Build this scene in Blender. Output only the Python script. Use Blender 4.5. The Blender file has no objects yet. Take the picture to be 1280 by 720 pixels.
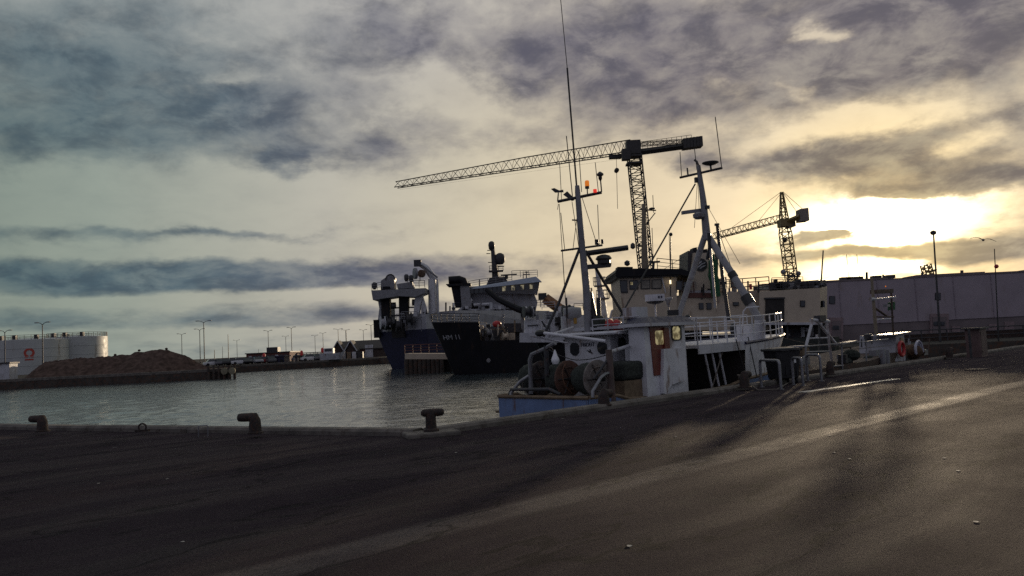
import bpy, bmesh, math, random
from mathutils import Vector, Matrix, noise as mnoise
random.seed(7)
V = Vector
R = math.radians
scene = bpy.context.scene
COL = scene.collection

# ------------------------------------------------------------------ camera
FPX = 1000.0                       # focal length in photo pixels (1280 wide)
PITCH, ROLL = 3.95, -2.86
EYE = V((0, 0, 1.65))
CAMROT = Matrix.Rotation(R(90 + PITCH), 3, 'X') @ Matrix.Rotation(R(ROLL), 3, 'Z')
cam_d = bpy.data.cameras.new('camera'); cam = bpy.data.objects.new('camera', cam_d); COL.objects.link(cam)
cam.matrix_world = Matrix.Translation(EYE) @ CAMROT.to_4x4()
cam_d.sensor_width = 36; cam_d.lens = 36 * FPX / 1280; cam_d.clip_start = .1; cam_d.clip_end = 20000
scene.camera = cam

def ray(px, py):
    return CAMROT @ V(((px - 640) / FPX, (360 - py) / FPX, -1))
def W(px, py, d):                  # the point seen at a photo pixel, d metres ahead
    r = ray(px, py); return EYE + r * (d / r.y)
def G(px, py, z=0.0):              # the ground point seen at a photo pixel
    r = ray(px, py); return EYE + r * ((z - EYE.z) / r.z)
def azel(px, py):
    r = ray(px, py).normalized(); return math.degrees(math.atan2(r.x, r.y)), math.degrees(math.asin(r.z))

scene.view_settings.view_transform = 'Standard'; scene.view_settings.look = 'None'
scene.view_settings.exposure = .13; scene.view_settings.gamma = 1
scene.view_settings.use_curve_mapping = False
scene.cycles.max_bounces = 6; scene.cycles.caustics_reflective = False; scene.cycles.caustics_refractive = False
scene.cycles.sample_clamp_indirect = 4
scene.cycles.use_denoising = False

def lin(r, g, b):
    f = lambda c: (c / 255 / 12.92) if c / 255 <= .04045 else ((c / 255 + .055) / 1.055) ** 2.4
    return (f(r), f(g), f(b), 1)

# ------------------------------------------------------------------ node helpers
class Ex:
    """a node socket with arithmetic"""
    nt = None
    def __init__(s, k): s.k = k
    @staticmethod
    def put(inp, v):
        if isinstance(v, Ex): Ex.nt.links.new(v.k, inp)
        else: inp.default_value = v
    @staticmethod
    def m(op, *a, clamp=False):
        n = Ex.nt.nodes.new('ShaderNodeMath'); n.operation = op; n.use_clamp = clamp
        for i, v in enumerate(a): Ex.put(n.inputs[i], v)
        return Ex(n.outputs[0])
    def __add__(s, o): return Ex.m('ADD', s, o)
    __radd__ = __add__
    def __sub__(s, o): return Ex.m('SUBTRACT', s, o)
    def __rsub__(s, o): return Ex.m('SUBTRACT', o, s)
    def __mul__(s, o): return Ex.m('MULTIPLY', s, o)
    __rmul__ = __mul__
    def __truediv__(s, o): return Ex.m('DIVIDE', s, o)
def smooth(v, lo, hi, a=0.0, b=1.0):
    n = Ex.nt.nodes.new('ShaderNodeMapRange'); n.interpolation_type = 'SMOOTHSTEP'
    Ex.put(n.inputs[0], v); n.inputs[1].default_value = lo; n.inputs[2].default_value = hi
    n.inputs[3].default_value = a; n.inputs[4].default_value = b
    return Ex(n.outputs[0])
def xyz(x, y, z):
    n = Ex.nt.nodes.new('ShaderNodeCombineXYZ')
    for i, v in enumerate((x, y, z)): Ex.put(n.inputs[i], v)
    return Ex(n.outputs[0])
def split(v):
    n = Ex.nt.nodes.new('ShaderNodeSeparateXYZ'); Ex.put(n.inputs[0], v)
    return [Ex(o) for o in n.outputs]
def fbm(vec, scale, detail=4, rough=.5, dist=0.0):
    n = Ex.nt.nodes.new('ShaderNodeTexNoise'); Ex.put(n.inputs['Vector'], vec)
    n.inputs['Scale'].default_value = scale; n.inputs['Detail'].default_value = detail
    n.inputs['Roughness'].default_value = rough; n.inputs['Distortion'].default_value = dist
    return Ex(n.outputs[0])
def mixc(f, a, b, mode='MIX'):
    n = Ex.nt.nodes.new('ShaderNodeMix'); n.data_type = 'RGBA'; n.blend_type = mode
    Ex.put(n.inputs[0], f); Ex.put(n.inputs[6], a); Ex.put(n.inputs[7], b)
    return Ex(n.outputs[2])
def ramp(f, stops):
    n = Ex.nt.nodes.new('ShaderNodeValToRGB'); e = n.color_ramp.elements
    while len(e) < len(stops): e.new(.5)
    for i, (p, c) in enumerate(stops): e[i].position = p; e[i].color = c
    Ex.put(n.inputs[0], f); return Ex(n.outputs[0])
def coords(kind='Object'):
    n = Ex.nt.nodes.new('ShaderNodeTexCoord'); return Ex(n.outputs[kind])
def worldpos():
    n = Ex.nt.nodes.new('ShaderNodeNewGeometry'); return Ex(n.outputs['Position'])
def bump(h, strength, dist=.02):
    n = Ex.nt.nodes.new('ShaderNodeBump'); n.inputs['Strength'].default_value = strength
    n.inputs['Distance'].default_value = dist; Ex.put(n.inputs['Height'], h); return Ex(n.outputs[0])

# ------------------------------------------------------------------ sky, sun
SUN_AZ, SUN_EL = azel(1107, 296)
world = bpy.data.worlds.new('World'); scene.world = world; world.use_nodes = True
nt = world.node_tree; Ex.nt = nt; nt.nodes.clear()
d = coords('Generated'); dx, dy, dz = split(d)
az = Ex.m('ARCTAN2', dx, dy) * 57.29578
el = Ex.m('ARCSINE', dz) * 57.29578
den = Ex.m('MAXIMUM', dz, 0.0) + .13
pl = xyz(dx / den, dy / den, 0.0)                     # the cloud sheet seen in perspective
ev = el * .13 + Ex.m('LOGARITHM', Ex.m('MAXIMUM', el, 0.0) * .4 + 1.0, 2.71828) * .8
ae = xyz(az * .1, ev, 0.0)
n1 = fbm(pl, 1.5, 8, .52, .3)
n2 = fbm(ae, 1.1, 8, .55, .4)
n3 = fbm(ae, 3.4, 6, .62, .2)
w1 = fbm(ae, 1.6, 5, .6) - .5
n4 = fbm(xyz(az * .1 + 7.3, el * .19 + 3.1, 0.0), 1.6, 5, .6)
X = az + w1 * 11.0; Y = el + (n4 - .5) * smooth(el, 3.0, 13.0, 1.3, 4.6)
def gauss(px, py, sx, sy, k, xx=None, yy=None):
    a, e = azel(px, py); c = 57.3 / FPX
    u = ((xx or X) - a) / (sx * c); v = ((yy or Y) - e) / (sy * c)
    return Ex.m('EXPONENT', (u * u + v * v) * -1.0) * k
B = [(130,98,250,72,.44),(60,193,150,48,.34),(330,143,110,44,.32),(280,292,130,8,.62),(50,292,90,12,.32),
     (120,346,420,19,.75),(420,347,150,14,.60),(300,398,560,11,.42),(350,200,34,13,.40),
     (510,53,115,46,.40),(740,70,170,74,.48),(980,60,230,84,.46),(1190,60,160,94,.43),(470,190,60,32,.34),
     (840,145,110,40,.24),(1140,190,170,34,.62),(1190,236,170,15,.75),(905,215,70,28,.22),
     (1030,297,48,9,1.5),(1200,312,105,15,1.4),(1060,318,60,6,.7),(930,322,90,20,.32),(1255,272,44,14,.44),(600,165,60,25,.12),
     (575,110,60,45,-.5),(300,100,45,12,-.42),(1016,40,32,13,-.80),(985,108,24,9,-.35),(900,108,32,24,-.34),
     (560,252,330,40,-.40),(150,240,220,38,-.30),(1090,150,95,20,-.62),(1215,175,50,12,-.5),(880,205,40,14,.3),(1020,205,60,12,.35),(1104,278,115,30,-.95),(820,255,150,42,-.34),
     (200,374,420,6,-.55),(250,416,420,5,-.45),(200,318,400,7,-.3),(1090,335,90,12,-.5)]
S = None
for b in B:
    g = gauss(*b); S = g if S is None else S + g
raw = (n1 - .5) * .60 + (n2 - .5) * .85 + (n3 - .5) * .72 + S
D = smooth(raw, -.13, .64)
wisp = smooth((n3 - .5) * .9 + (n1 - .5) * 1.1, -.25, .55)
# angle from the sun
sv = V((math.sin(R(SUN_AZ)) * math.cos(R(SUN_EL)), math.cos(R(SUN_AZ)) * math.cos(R(SUN_EL)), math.sin(R(SUN_EL))))
dot = dx * sv.x + dy * sv.y + dz * sv.z
ang = Ex.m('ARCCOSINE', Ex.m('MINIMUM', dot, 1.0)) * 57.29578 / 100.0
clear = ramp(ang, [(0, lin(250,228,165)), (.05, lin(234,219,176)), (.10, lin(218,208,182)), (.16, lin(211,199,174)), (.24, lin(208,197,172)),
                   (.38, lin(182,179,168)), (.52, lin(146,156,147)), (.68, lin(110,127,119)), (1, lin(124,126,144))])
cloudc = ramp(ang, [(0, lin(150,128,96)), (.05, lin(128,116,105)), (.10, lin(113,106,108)), (.19, lin(99,95,105)),
                    (.32, lin(88,89,106)), (.47, lin(75,94,106)), (.62, lin(58,82,92)), (1, lin(96,98,116))])
high = smooth(el, 11.0, 24.0)
clear = mixc(high * .4, clear, lin(176, 174, 180)); cloudc = mixc(high * .55, cloudc, mixc(smooth(az, -26.0, -6.0), lin(72, 93, 107), lin(91, 89, 106)))
sky = nt.nodes.new('ShaderNodeTexSky'); sky.sky_type = 'NISHITA'; sky.sun_disc = False
sky.sun_elevation = R(SUN_EL); sky.sun_rotation = R(SUN_AZ); sky.air_density = 1.2; sky.dust_density = 3
skyc = Ex(sky.outputs[0])
n5 = fbm(xyz(az * .1 + 3.0, ev * 1.15, 0.0), 2.3, 7, .62, .3)
cloudc = mixc(smooth(n5 * .6 + n3 * .4, .40, .68, 0, .36), cloudc, clear)
cloudc = mixc(smooth(n5, .38, .56, .30, 0), cloudc, lin(52, 56, 68))
thin = mixc(wisp * .28, clear, cloudc)
thin = mixc(.10, thin, mixc(1.0, skyc, (.08, .08, .08, 1), 'MULTIPLY'))
c = mixc(D * .96, thin, cloudc)
# the bright break in the cloud before the sun
w2 = fbm(ae, 4.0, 6, .65) - .5
X2 = az + w2 * 4.5; Y2 = el + w2 * 2.6
core = gauss(1098, 277, 74, 27, 3.8, X2, Y2) + gauss(1088, 337, 55, 11, 2.6, X2, Y2)
halo = gauss(1095, 310, 140, 46, .26, az, el)
open_ = smooth(D, .22, .80, 1.0, .02)
glow = mixc(1.0, (1, .93, .72, 1), xyz(core * open_, core * open_, core * open_), 'MULTIPLY')
glow2 = mixc(1.0, (1, .77, .34, 1), xyz(halo, halo, halo), 'MULTIPLY')
c = mixc(1.0, c, glow, 'ADD'); c = mixc(1.0, c, glow2, 'ADD')
c = mixc(1.0, c, (10, 10, 10, 1), 'MULTIPLY')
bg = nt.nodes.new('ShaderNodeBackground'); bg.inputs['Strength'].default_value = .1
nt.links.new(c.k, bg.inputs['Color'])
out = nt.nodes.new('ShaderNodeOutputWorld'); nt.links.new(bg.outputs[0], out.inputs['Surface'])
world.cycles.sampling_method = 'MANUAL'; world.cycles.sample_map_resolution = 1024

sd = bpy.data.lights.new('sun', 'SUN'); sun = bpy.data.objects.new('sun', sd); COL.objects.link(sun)
sd.energy = 2.6; sd.angle = R(1.1); sd.color = (1, .79, .54)
sun.rotation_euler = (-sv).to_track_quat('-Z', 'Y').to_euler()

# ------------------------------------------------------------------ materials
MATS = {}
def mat(name, col, rough=.6, metal=0, var=.25, scale=3.0, rust=0, rustc=(.10, .045, .025), bmp=.15, bscale=30, spec=.5, streak=False):
    """a weathered surface: base colour, blotches, optional rust or grime marks and fine bump"""
    if name in MATS: return MATS[name]
    m = bpy.data.materials.new(name); m.use_nodes = True; Ex.nt = m.node_tree
    p = m.node_tree.nodes['Principled BSDF']
    co = worldpos(); x, y, z = split(co)
    a = fbm(co, scale, 6, .62)
    dark = tuple(v * (1 - var) for v in col) + (1,); lite = tuple(min(1, v * (1 + var * .55)) for v in col) + (1,)
    c = mixc(smooth(a, .3, .7), dark, lite)
    if rust:
        r = fbm(xyz(x * 1.0, y * 1.0, z * (.22 if streak else 1.0)), scale * 2.3, 7, .7)
        f = smooth(r, .62 - rust * .25, .72 - rust * .12)
        c = mixc(f * .85, c, tuple(rustc) + (1,))
    Ex.put(p.inputs['Base Color'], c)
    p.inputs['Metallic'].default_value = metal; p.inputs['Specular IOR Level'].default_value = spec
    Ex.put(p.inputs['Roughness'], smooth(fbm(co, scale * 4, 4), .3, .7, max(.05, rough - .1), min(1, rough + .1)))
    if bmp: Ex.put(p.inputs['Normal'], bump(fbm(co, bscale, 4, .6), bmp, .02))
    MATS[name] = m; return m
def glass(name, col=(.02, .025, .03), rough=.06):
    if name in MATS: return MATS[name]
    m = bpy.data.materials.new(name); m.use_nodes = True; p = m.node_tree.nodes['Principled BSDF']
    p.inputs['Base Color'].default_value = (*col, 1); p.inputs['Roughness'].default_value = rough
    p.inputs['Specular IOR Level'].default_value = .6; MATS[name] = m; return m
def clear_glass(name):
    if name in MATS: return MATS[name]
    m = bpy.data.materials.new(name); m.use_nodes = True; n = m.node_tree
    t = n.nodes.new('ShaderNodeBsdfTransparent'); t.inputs[0].default_value = (.78, .8, .78, 1)
    g = n.nodes.new('ShaderNodeBsdfGlossy'); g.inputs['Roughness'].default_value = .05
    mx = n.nodes.new('ShaderNodeMixShader'); fr = n.nodes.new('ShaderNodeFresnel'); fr.inputs[0].default_value = 1.45
    n.links.new(fr.outputs[0], mx.inputs[0]); n.links.new(t.outputs[0], mx.inputs[1]); n.links.new(g.outputs[0], mx.inputs[2])
    n.links.new(mx.outputs[0], n.nodes['Material Output'].inputs[0]); MATS[name] = m; return m
def lampmat(name, col, s):
    if name in MATS: return MATS[name]
    m = bpy.data.materials.new(name); m.use_nodes = True; p = m.node_tree.nodes['Principled BSDF']
    p.inputs['Base Color'].default_value = (*col, 1); p.inputs['Emission Color'].default_value = (*col, 1)
    p.inputs['Emission Strength'].default_value = s; MATS[name] = m; return m

# ------------------------------------------------------------------ mesh builder
OFF = {}
class MB:
    def __init__(s): s.v = []; s.f = []; s.mi = []; s.cur = 0
    def _add(s, vs, fs):
        o = len(s.v); s.v += [V(p) for p in vs]
        s.f += [tuple(i + o for i in f) for f in fs]; s.mi += [s.cur] * len(fs); return s
    def hexa(s, p):                # 4 bottom corners then the 4 above them
        return s._add(p, [(0,3,2,1),(4,5,6,7),(0,1,5,4),(1,2,6,5),(2,3,7,6),(3,0,4,7)])
    def box(s, c, size, ax=None):  # ax: (right, forward, up) unit axes
        c = V(c); X, Y, Z = ax or (V((1,0,0)), V((0,1,0)), V((0,0,1)))
        a, b, e = X * size[0] / 2, Y * size[1] / 2, Z * size[2] / 2
        return s.hexa([c-a-b-e, c+a-b-e, c+a+b-e, c-a+b-e, c-a-b+e, c+a-b+e, c+a+b+e, c-a+b+e])
    def tube(s, p, q, r, r2=None, n=8):
        return s.path([p, q], r, n, r2)
    def path(s, pts, r, n=8, r2=None, closed=False):
        pts = [V(p) for p in pts]; N = len(pts); r2 = r if r2 is None else r2
        t0 = (pts[1] - pts[0]).normalized()
        up = V((0,0,1)) if abs(t0.z) < .9 else V((1,0,0))
        a = t0.cross(up).normalized(); o = len(s.v); vs = []
        for i, p in enumerate(pts):
            if closed: t = (pts[(i+1) % N] - pts[i-1]).normalized()
            elif i == 0: t = t0
            elif i == N-1: t = (pts[-1] - pts[-2]).normalized()
            else: t = ((pts[i+1]-p).normalized() + (p-pts[i-1]).normalized()).normalized()
            a = (a - t * a.dot(t)).normalized(); b = t.cross(a)
            rr = r + (r2 - r) * i / max(1, N-1)
            for k in range(n):
                w = 2 * math.pi * k / n; vs.append(p + a * (math.cos(w) * rr) + b * (math.sin(w) * rr))
        fs = []
        for i in range(N if closed else N-1):
            j = (i + 1) % N
            for k in range(n): fs.append((i*n+k, i*n+(k+1) % n, j*n+(k+1) % n, j*n+k))
        if not closed: fs += [tuple(range(n))[::-1], tuple(range((N-1)*n, N*n))]
        return s._add(vs, fs)
    def lathe(s, prof, c, axis=(0,0,1), n=16):      # prof: (radius, height along the axis)
        c = V(c); t = V(axis).normalized(); up = V((0,0,1)) if abs(t.z) < .9 else V((1,0,0))
        a = t.cross(up).normalized(); b = t.cross(a); vs = []; N = len(prof)
        for r, h in prof:
            for k in range(n):
                w = 2 * math.pi * k / n; vs.append(c + t * h + a * (math.cos(w) * r) + b * (math.sin(w) * r))
        fs = [(i*n+k, i*n+(k+1) % n, (i+1)*n+(k+1) % n, (i+1)*n+k) for i in range(N-1) for k in range(n)]
        return s._add(vs, fs + [tuple(range(n))[::-1], tuple(range((N-1)*n, N*n))])
    def ball(s, c, r, n=12, sq=(1,1,1)):
        c = V(c); m = n // 2; vs = [c + V((0,0,-r*sq[2]))]
        for i in range(1, m):
            p = math.pi * i / m - math.pi / 2
            for k in range(n):
                w = 2*math.pi*k/n; vs.append(c + V((math.cos(p)*math.cos(w)*r*sq[0], math.cos(p)*math.sin(w)*r*sq[1], math.sin(p)*r*sq[2])))
        vs.append(c + V((0,0,r*sq[2]))); L = len(vs) - 1
        fs = [(0, 1+(k+1) % n, 1+k) for k in range(n)]
        fs += [(1+i*n+k, 1+i*n+(k+1) % n, 1+(i+1)*n+(k+1) % n, 1+(i+1)*n+k) for i in range(m-2) for k in range(n)]
        fs += [(1+(m-2)*n+k, 1+(m-2)*n+(k+1) % n, L) for k in range(n)]
        return s._add(vs, fs)
    def prism(s, pts, vec):
        pts = [V(p) for p in pts]; n = len(pts); vec = V(vec)
        return s._add(pts + [p + vec for p in pts], [tuple(range(n))[::-1], tuple(range(n, 2*n))] + [(i, (i+1) % n, n+(i+1) % n, n+i) for i in range(n)])
    def loft(s, rows, cap=True, ring=True):
        n = len(rows[0]); vs = [p for r in rows for p in r]; fs = []
        for i in range(len(rows)-1):
            for k in range(n if ring else n-1): fs.append((i*n+k, i*n+(k+1) % n, (i+1)*n+(k+1) % n, (i+1)*n+k))
        if cap and ring: fs += [tuple(range(n))[::-1], tuple(range((len(rows)-1)*n, len(rows)*n))]
        return s._add(vs, fs)
    def sheet(s, pts): return s._add(pts, [tuple(range(len(pts)))])
    def truss(s, p, q, up, w, h, n, r, r2=None, tri=False, w2=None, h2=None):
        """lattice beam: four (or three) chords with zigzag bracing"""
        p, q = V(p), V(q); t = (q-p).normalized(); side = t.cross(V(up)).normalized(); u = side.cross(t).normalized()
        r2 = r2 or r * .6; w2 = w if w2 is None else w2; h2 = h if h2 is None else h2
        def st(i):
            f = i / n; c = p.lerp(q, f); ww = w + (w2-w)*f; hh = h + (h2-h)*f
            if tri: return [c - side*ww/2, c + side*ww/2, c + u*hh]
            return [c - side*ww/2 - u*hh/2, c + side*ww/2 - u*hh/2, c + side*ww/2 + u*hh/2, c - side*ww/2 + u*hh/2]
        S_ = [st(i) for i in range(n+1)]; m = len(S_[0])
        for k in range(m): s.tube(S_[0][k], S_[n][k], r, n=5)
        for i in range(n):
            for k in range(m):
                j = (k+1) % m
                if i % 2: s.tube(S_[i][k], S_[i+1][j], r2, n=4)
                else: s.tube(S_[i][j], S_[i+1][k], r2, n=4)
                if not tri: s.tube(S_[i][k], S_[i][j], r2, n=4)
        return s
    def build(s, name, m, parent=None, smooth=False, kind=None):
        me = bpy.data.meshes.new(name); off = OFF.get(parent.name, V()) if parent else V()
        me.from_pydata([v - off for v in s.v], [], s.f)
        ms = m if isinstance(m, (list, tuple)) else [m]
        for k in ms: me.materials.append(k)
        me.polygons.foreach_set('material_index', s.mi)
        bm = bmesh.new(); bm.from_mesh(me); bmesh.ops.recalc_face_normals(bm, faces=bm.faces); bm.to_mesh(me); bm.free()
        if smooth:
            me.polygons.foreach_set('use_smooth', [True] * len(me.polygons))
            me.set_sharp_from_angle(angle=R(40))
        o = bpy.data.objects.new(name, me); COL.objects.link(o)
        if parent: o.parent = parent; OFF[o.name] = off
        else: OFF[o.name] = V()
        if kind: o['kind'] = kind
        return o
def tag(o, label, cat, group=None):
    o['label'] = label; o['category'] = cat
    if group: o['group'] = group
    return o
def thing(name, label, cat, loc=(0,0,0), group=None):
    o = bpy.data.objects.new(name, None); COL.objects.link(o); o.location = V(loc); OFF[o.name] = V(loc)
    o.empty_display_size = .2; return tag(o, label, cat, group)
def dup(root, loc, rz=0.0, label=None, scale=1.0):
    c = root.copy(); COL.objects.link(c); c.location = loc; c.rotation_euler = (0, 0, rz); c.scale = (scale,) * 3
    if label: c['label'] = label
    for ch in root.children:
        k = ch.copy(); COL.objects.link(k); k.parent = c
        for g in ch.children:
            h = g.copy(); COL.objects.link(h); h.parent = k
    return c
def lettering(text, name, size, loc, right, up, m, parent, depth=.01, shear=0):
    cu = bpy.data.curves.new(name, 'FONT'); cu.body = text; cu.size = size; cu.align_x = 'CENTER'; cu.align_y = 'CENTER'
    cu.extrude = depth; cu.shear = shear; cu.resolution_u = 3
    tmp = bpy.data.objects.new(name + '_source', cu); COL.objects.link(tmp)
    bpy.context.view_layer.update()
    me = bpy.data.meshes.new_from_object(tmp.evaluated_get(bpy.context.evaluated_depsgraph_get()))
    bpy.data.objects.remove(tmp); bpy.data.curves.remove(cu)
    X_, Y_ = V(right).normalized(), V(up).normalized(); Z_ = X_.cross(Y_)
    off = OFF.get(parent.name, V())
    for v in me.vertices: v.co = V(loc) - off + X_ * v.co.x + Y_ * v.co.y + Z_ * v.co.z
    me.materials.clear(); me.materials.append(m)
    o = bpy.data.objects.new(name, me); COL.objects.link(o); o.parent = parent; OFF[o.name] = off; return o
# ------------------------------------------------------------------ quay, land and water
WZ = -1.4
C0 = G(530, 543); C0.z = 0
U = V((.714, .700, 0)).normalized(); N = V((-U.y, U.x, 0))
LD = V((-.872, .489, 0)).normalized()              # the quay edge running off to the left
def asphalt(name):
    m = bpy.data.materials.new(name); m.use_nodes = True; Ex.nt = m.node_tree; p = m.node_tree.nodes['Principled BSDF']
    co = worldpos(); x, y, z = split(co)
    # distance across the driving direction
    t = x * -N.x + y * -N.y; s = x * U.x + y * U.y
    wob = (fbm(co, .25, 4) - .5)
    big = fbm(co, .35, 6, .6); mid = fbm(co, 2.2, 6, .65); fine = fbm(co, 34, 4, .8); grit = fbm(co, 95, 2, .7)
    lanes = fbm(xyz(s * .06, t * .9 + wob * 1.4, 0.0), 1.6, 5, .6)
    c = mixc(smooth(big, .35, .65), (.055, .040, .051, 1), (.082, .062, .073, 1))
    c = mixc(smooth(lanes, .42, .66) * .8, c, (.125, .100, .100, 1))
    c = mixc(smooth(mid, .55, .75) * .4, c, (.024, .023, .024, 1))
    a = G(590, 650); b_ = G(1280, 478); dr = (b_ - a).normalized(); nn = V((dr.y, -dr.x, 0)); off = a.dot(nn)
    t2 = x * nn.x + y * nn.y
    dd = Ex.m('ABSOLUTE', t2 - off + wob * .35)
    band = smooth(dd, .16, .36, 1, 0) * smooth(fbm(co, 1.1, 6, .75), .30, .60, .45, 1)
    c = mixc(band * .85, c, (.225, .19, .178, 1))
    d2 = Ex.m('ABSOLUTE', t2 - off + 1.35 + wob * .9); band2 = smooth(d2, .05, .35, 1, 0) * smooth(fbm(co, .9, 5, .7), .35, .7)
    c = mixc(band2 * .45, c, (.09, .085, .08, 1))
    # sinuous tyre marks and tar seams
    cr = Ex.m('ABSOLUTE', fbm(xyz(s * .22, t * .55, 0.0), .9, 4, .6) - .5)
    c = mixc(smooth(cr, .003, .012, 1, 0) * .55, c, (.013, .013, .014, 1))
    cr2 = Ex.m('ABSOLUTE', fbm(xyz(s * .30 + 9.0, t * .8, 0.0), 1.1, 3, .5) - .47)
    c = mixc(smooth(cr2, .004, .02, 1, 0) * .3, c, (.08, .077, .073, 1))
    c = mixc(smooth(fine, .25, .75, .0, .72), c, (.008, .008, .009, 1))
    c = mixc(smooth(grit, .60, .70) * .5, c, (.17, .16, .15, 1))
    # gull droppings and bits of paper
    vo = Ex.nt.nodes.new('ShaderNodeTexVoronoi'); vo.inputs['Scale'].default_value = .9; Ex.put(vo.inputs['Vector'], xyz(x + (mid - .5) * .25, y * 1.0 + (fine - .5) * .05, 0.0))
    pick = split(Ex(vo.outputs['Color']))[0]
    spot = smooth(Ex(vo.outputs['Distance']), .02, .05, 1, 0) * smooth(pick, .80, .82)
    c = mixc(spot * .8, c, (.36, .35, .32, 1))
    Ex.put(p.inputs['Base Color'], c)
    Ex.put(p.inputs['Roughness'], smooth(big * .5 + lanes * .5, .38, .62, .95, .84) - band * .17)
    p.inputs['Specular IOR Level'].default_value = .03
    h = fine * 1.0 + grit * .7 + mid * .35
    Ex.put(p.inputs['Normal'], bump(h, 1.0, .035)); MATS[name] = m; return m
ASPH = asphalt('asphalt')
CONC = mat('quay_concrete', (.13, .115, .10), .85, var=.45, scale=2.2, rust=.5, rustc=(.06, .045, .035), bmp=.5, bscale=18)
WALL = mat('quay_wall', (.05, .042, .035), .9, var=.5, scale=1.2, rust=.6, bmp=.4, bscale=8)
RUST = mat('rusty_iron', (.026, .019, .017), .8, var=.5, scale=9, rust=.6, rustc=(.07, .032, .018), bmp=.6, bscale=40)

C1 = C0 + LD * 135; C2 = C0 + U * 60
ground = MB().sheet([C0 - (N - LD) * .0, C1, V((-2500, C1.y, 0)), V((-2500, -300, 0)), V((2500, -300, 0)), V((2500, C2.y, 0)), C2])
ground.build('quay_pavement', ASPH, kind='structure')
LANDM = mat('land_surface', (.05, .047, .043), .9, var=.35, scale=.2, bmp=.2, bscale=3, spec=.05)
E = [V((-2500,117,0)), V((-41.5,117,0)), V((-47.5,129,0)), V((-62,150,0)), V((-55,161,0)), V((-29.8,175,0)), V((-5,150,0)), V((10,128,0)),
     V((12,96,0)), V((27,80,0)), V((27,62,0)), V((C2.x - .2, C2.y + .05, 0))]
land = MB().sheet([p + V((0,0,-.004)) for p in E] + [V((4000, C2.y - 2, -.004)), V((4000, 6000, -.004)), V((-4000, 6000, -.004)), V((-4000, 117, -.004))])
land.build('far_quay_ground', LANDM, kind='structure')
# quay walls down to the harbour bed and the raised edge beam
def wall_run(pts, name, top=0.0):
    m = MB()
    for a, b in zip(pts, pts[1:]):
        m.sheet([a + V((0,0,top-.005)), b + V((0,0,top-.005)), b + V((0,0,-4)), a + V((0,0,-4))])
    return m.build(name, WALL, kind='structure')
wall_run([C1, C0, C2], 'quay_wall'); wall_run(E, 'far_quay_wall')
def kerb(a, b, w=.34, h=.13, seg=3.1, inward=None):
    m = MB(); a, b = V(a), V(b); t = (b-a).normalized(); L = (b-a).length; n = int(L/seg)
    for i in range(n):
        s0, s1 = a + t*(L*i/n+.006), a + t*(L*(i+1)/n-.006)
        i0 = inward * w; bv = inward * .045; j = V((0,0,random.uniform(-.008,.008))); out_ = inward * -.03
        m._add([s0+out_+V((0,0,-.3)), s0+out_+V((0,0,h-.035))+j, s0+inward*.01+V((0,0,h))+j, s0+i0-bv+V((0,0,h))+j, s0+i0+V((0,0,h-.05))+j, s0+i0+V((0,0,-.05)),
                s1+out_+V((0,0,-.3)), s1+out_+V((0,0,h-.035))+j, s1+inward*.01+V((0,0,h))+j, s1+i0-bv+V((0,0,h))+j, s1+i0+V((0,0,h-.05))+j, s1+i0+V((0,0,-.05))],
               [(i_, i_+1, i_+7, i_+6) for i_ in range(5)] + [(0,5,4,3,2,1), (6,7,8,9,10,11)])
    return m
inL = V((-LD.y, LD.x, 0)); inL = inL if inL.y < 0 else -inL
k1 = kerb(C0 + LD*.02, C0 + LD*120, inward=inL)
k1.build('quay_edge_kerb', CONC, kind='structure')
kerb(C0 - U*.0, C0 + U*60, inward=-N).build('quay_edge_kerb', CONC, kind='structure')
kerb(E[1] + V((-200,0,0)), E[1], w=.5, h=.1, seg=6, inward=V((0,1,0))).build('far_pier_kerb', CONC, kind='structure')
kerb(E[4], E[5], w=.5, h=.1, seg=6, inward=V((-.49,.87,0))).build('far_quay_kerb', CONC, kind='structure')

def water():
    m = bpy.data.materials.new('harbour_water'); m.use_nodes = True; Ex.nt = m.node_tree; p = m.node_tree.nodes['Principled BSDF']
    co = worldpos(); x, y, z = split(co)
    p.inputs['Base Color'].default_value = (.045, .058, .062, 1); p.inputs['Roughness'].default_value = .07
    p.inputs['IOR'].default_value = 1.75; p.inputs['Specular IOR Level'].default_value = .9
    q = xyz(x * .8 + y * .35, y * 1.0 - x * .2, 0.0)
    h = fbm(q, 1.1, 5, .6, .6) * 1.0 + fbm(q, 3.6, 4, .6, .4) * .40
    gust = smooth(fbm(co, .07, 4, .6), .3, .7, .55, 1.1)
    b = Ex.nt.nodes.new('ShaderNodeBump'); b.inputs['Distance'].default_value = .12
    Ex.put(b.inputs['Strength'], gust * .9); Ex.put(b.inputs['Height'], h)
    Ex.put(p.inputs['Normal'], Ex(b.outputs[0])); return m
wm = MB(); na, nr = 230, 430; rows_ = []
for i in range(nr+1):
    r_ = 13.5 * (200/13.5) ** (i/nr); row = []
    f1 = min(1, 45/r_); f2 = min(1, 22/r_)
    for j in range(na+1):
        w_ = R(-46 + 88*j/na); x, y = r_*math.sin(w_), r_*math.cos(w_)
        h = mnoise.noise(V((x*.45+y*.25, y*.8-x*.2, 0)))*.045*f1 + mnoise.noise(V((x*1.3, y*2.0+x*.4, 4)))*.030*f1 + mnoise.noise(V((x*3.1+y, y*4.6, 9)))*.012*f2
        row.append(V((x, y, WZ + h)))
    rows_.append(row)
WATER = water()
wm.loft(rows_, cap=False, ring=False).build('harbour_water', WATER, smooth=True, kind='structure')
MB().sheet([V((-4000,-200,WZ-.35)), V((4000,-200,WZ-.35)), V((4000,5000,WZ-.35)), V((-4000,5000,WZ-.35))]).build('open_water', WATER, kind='structure')
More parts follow.
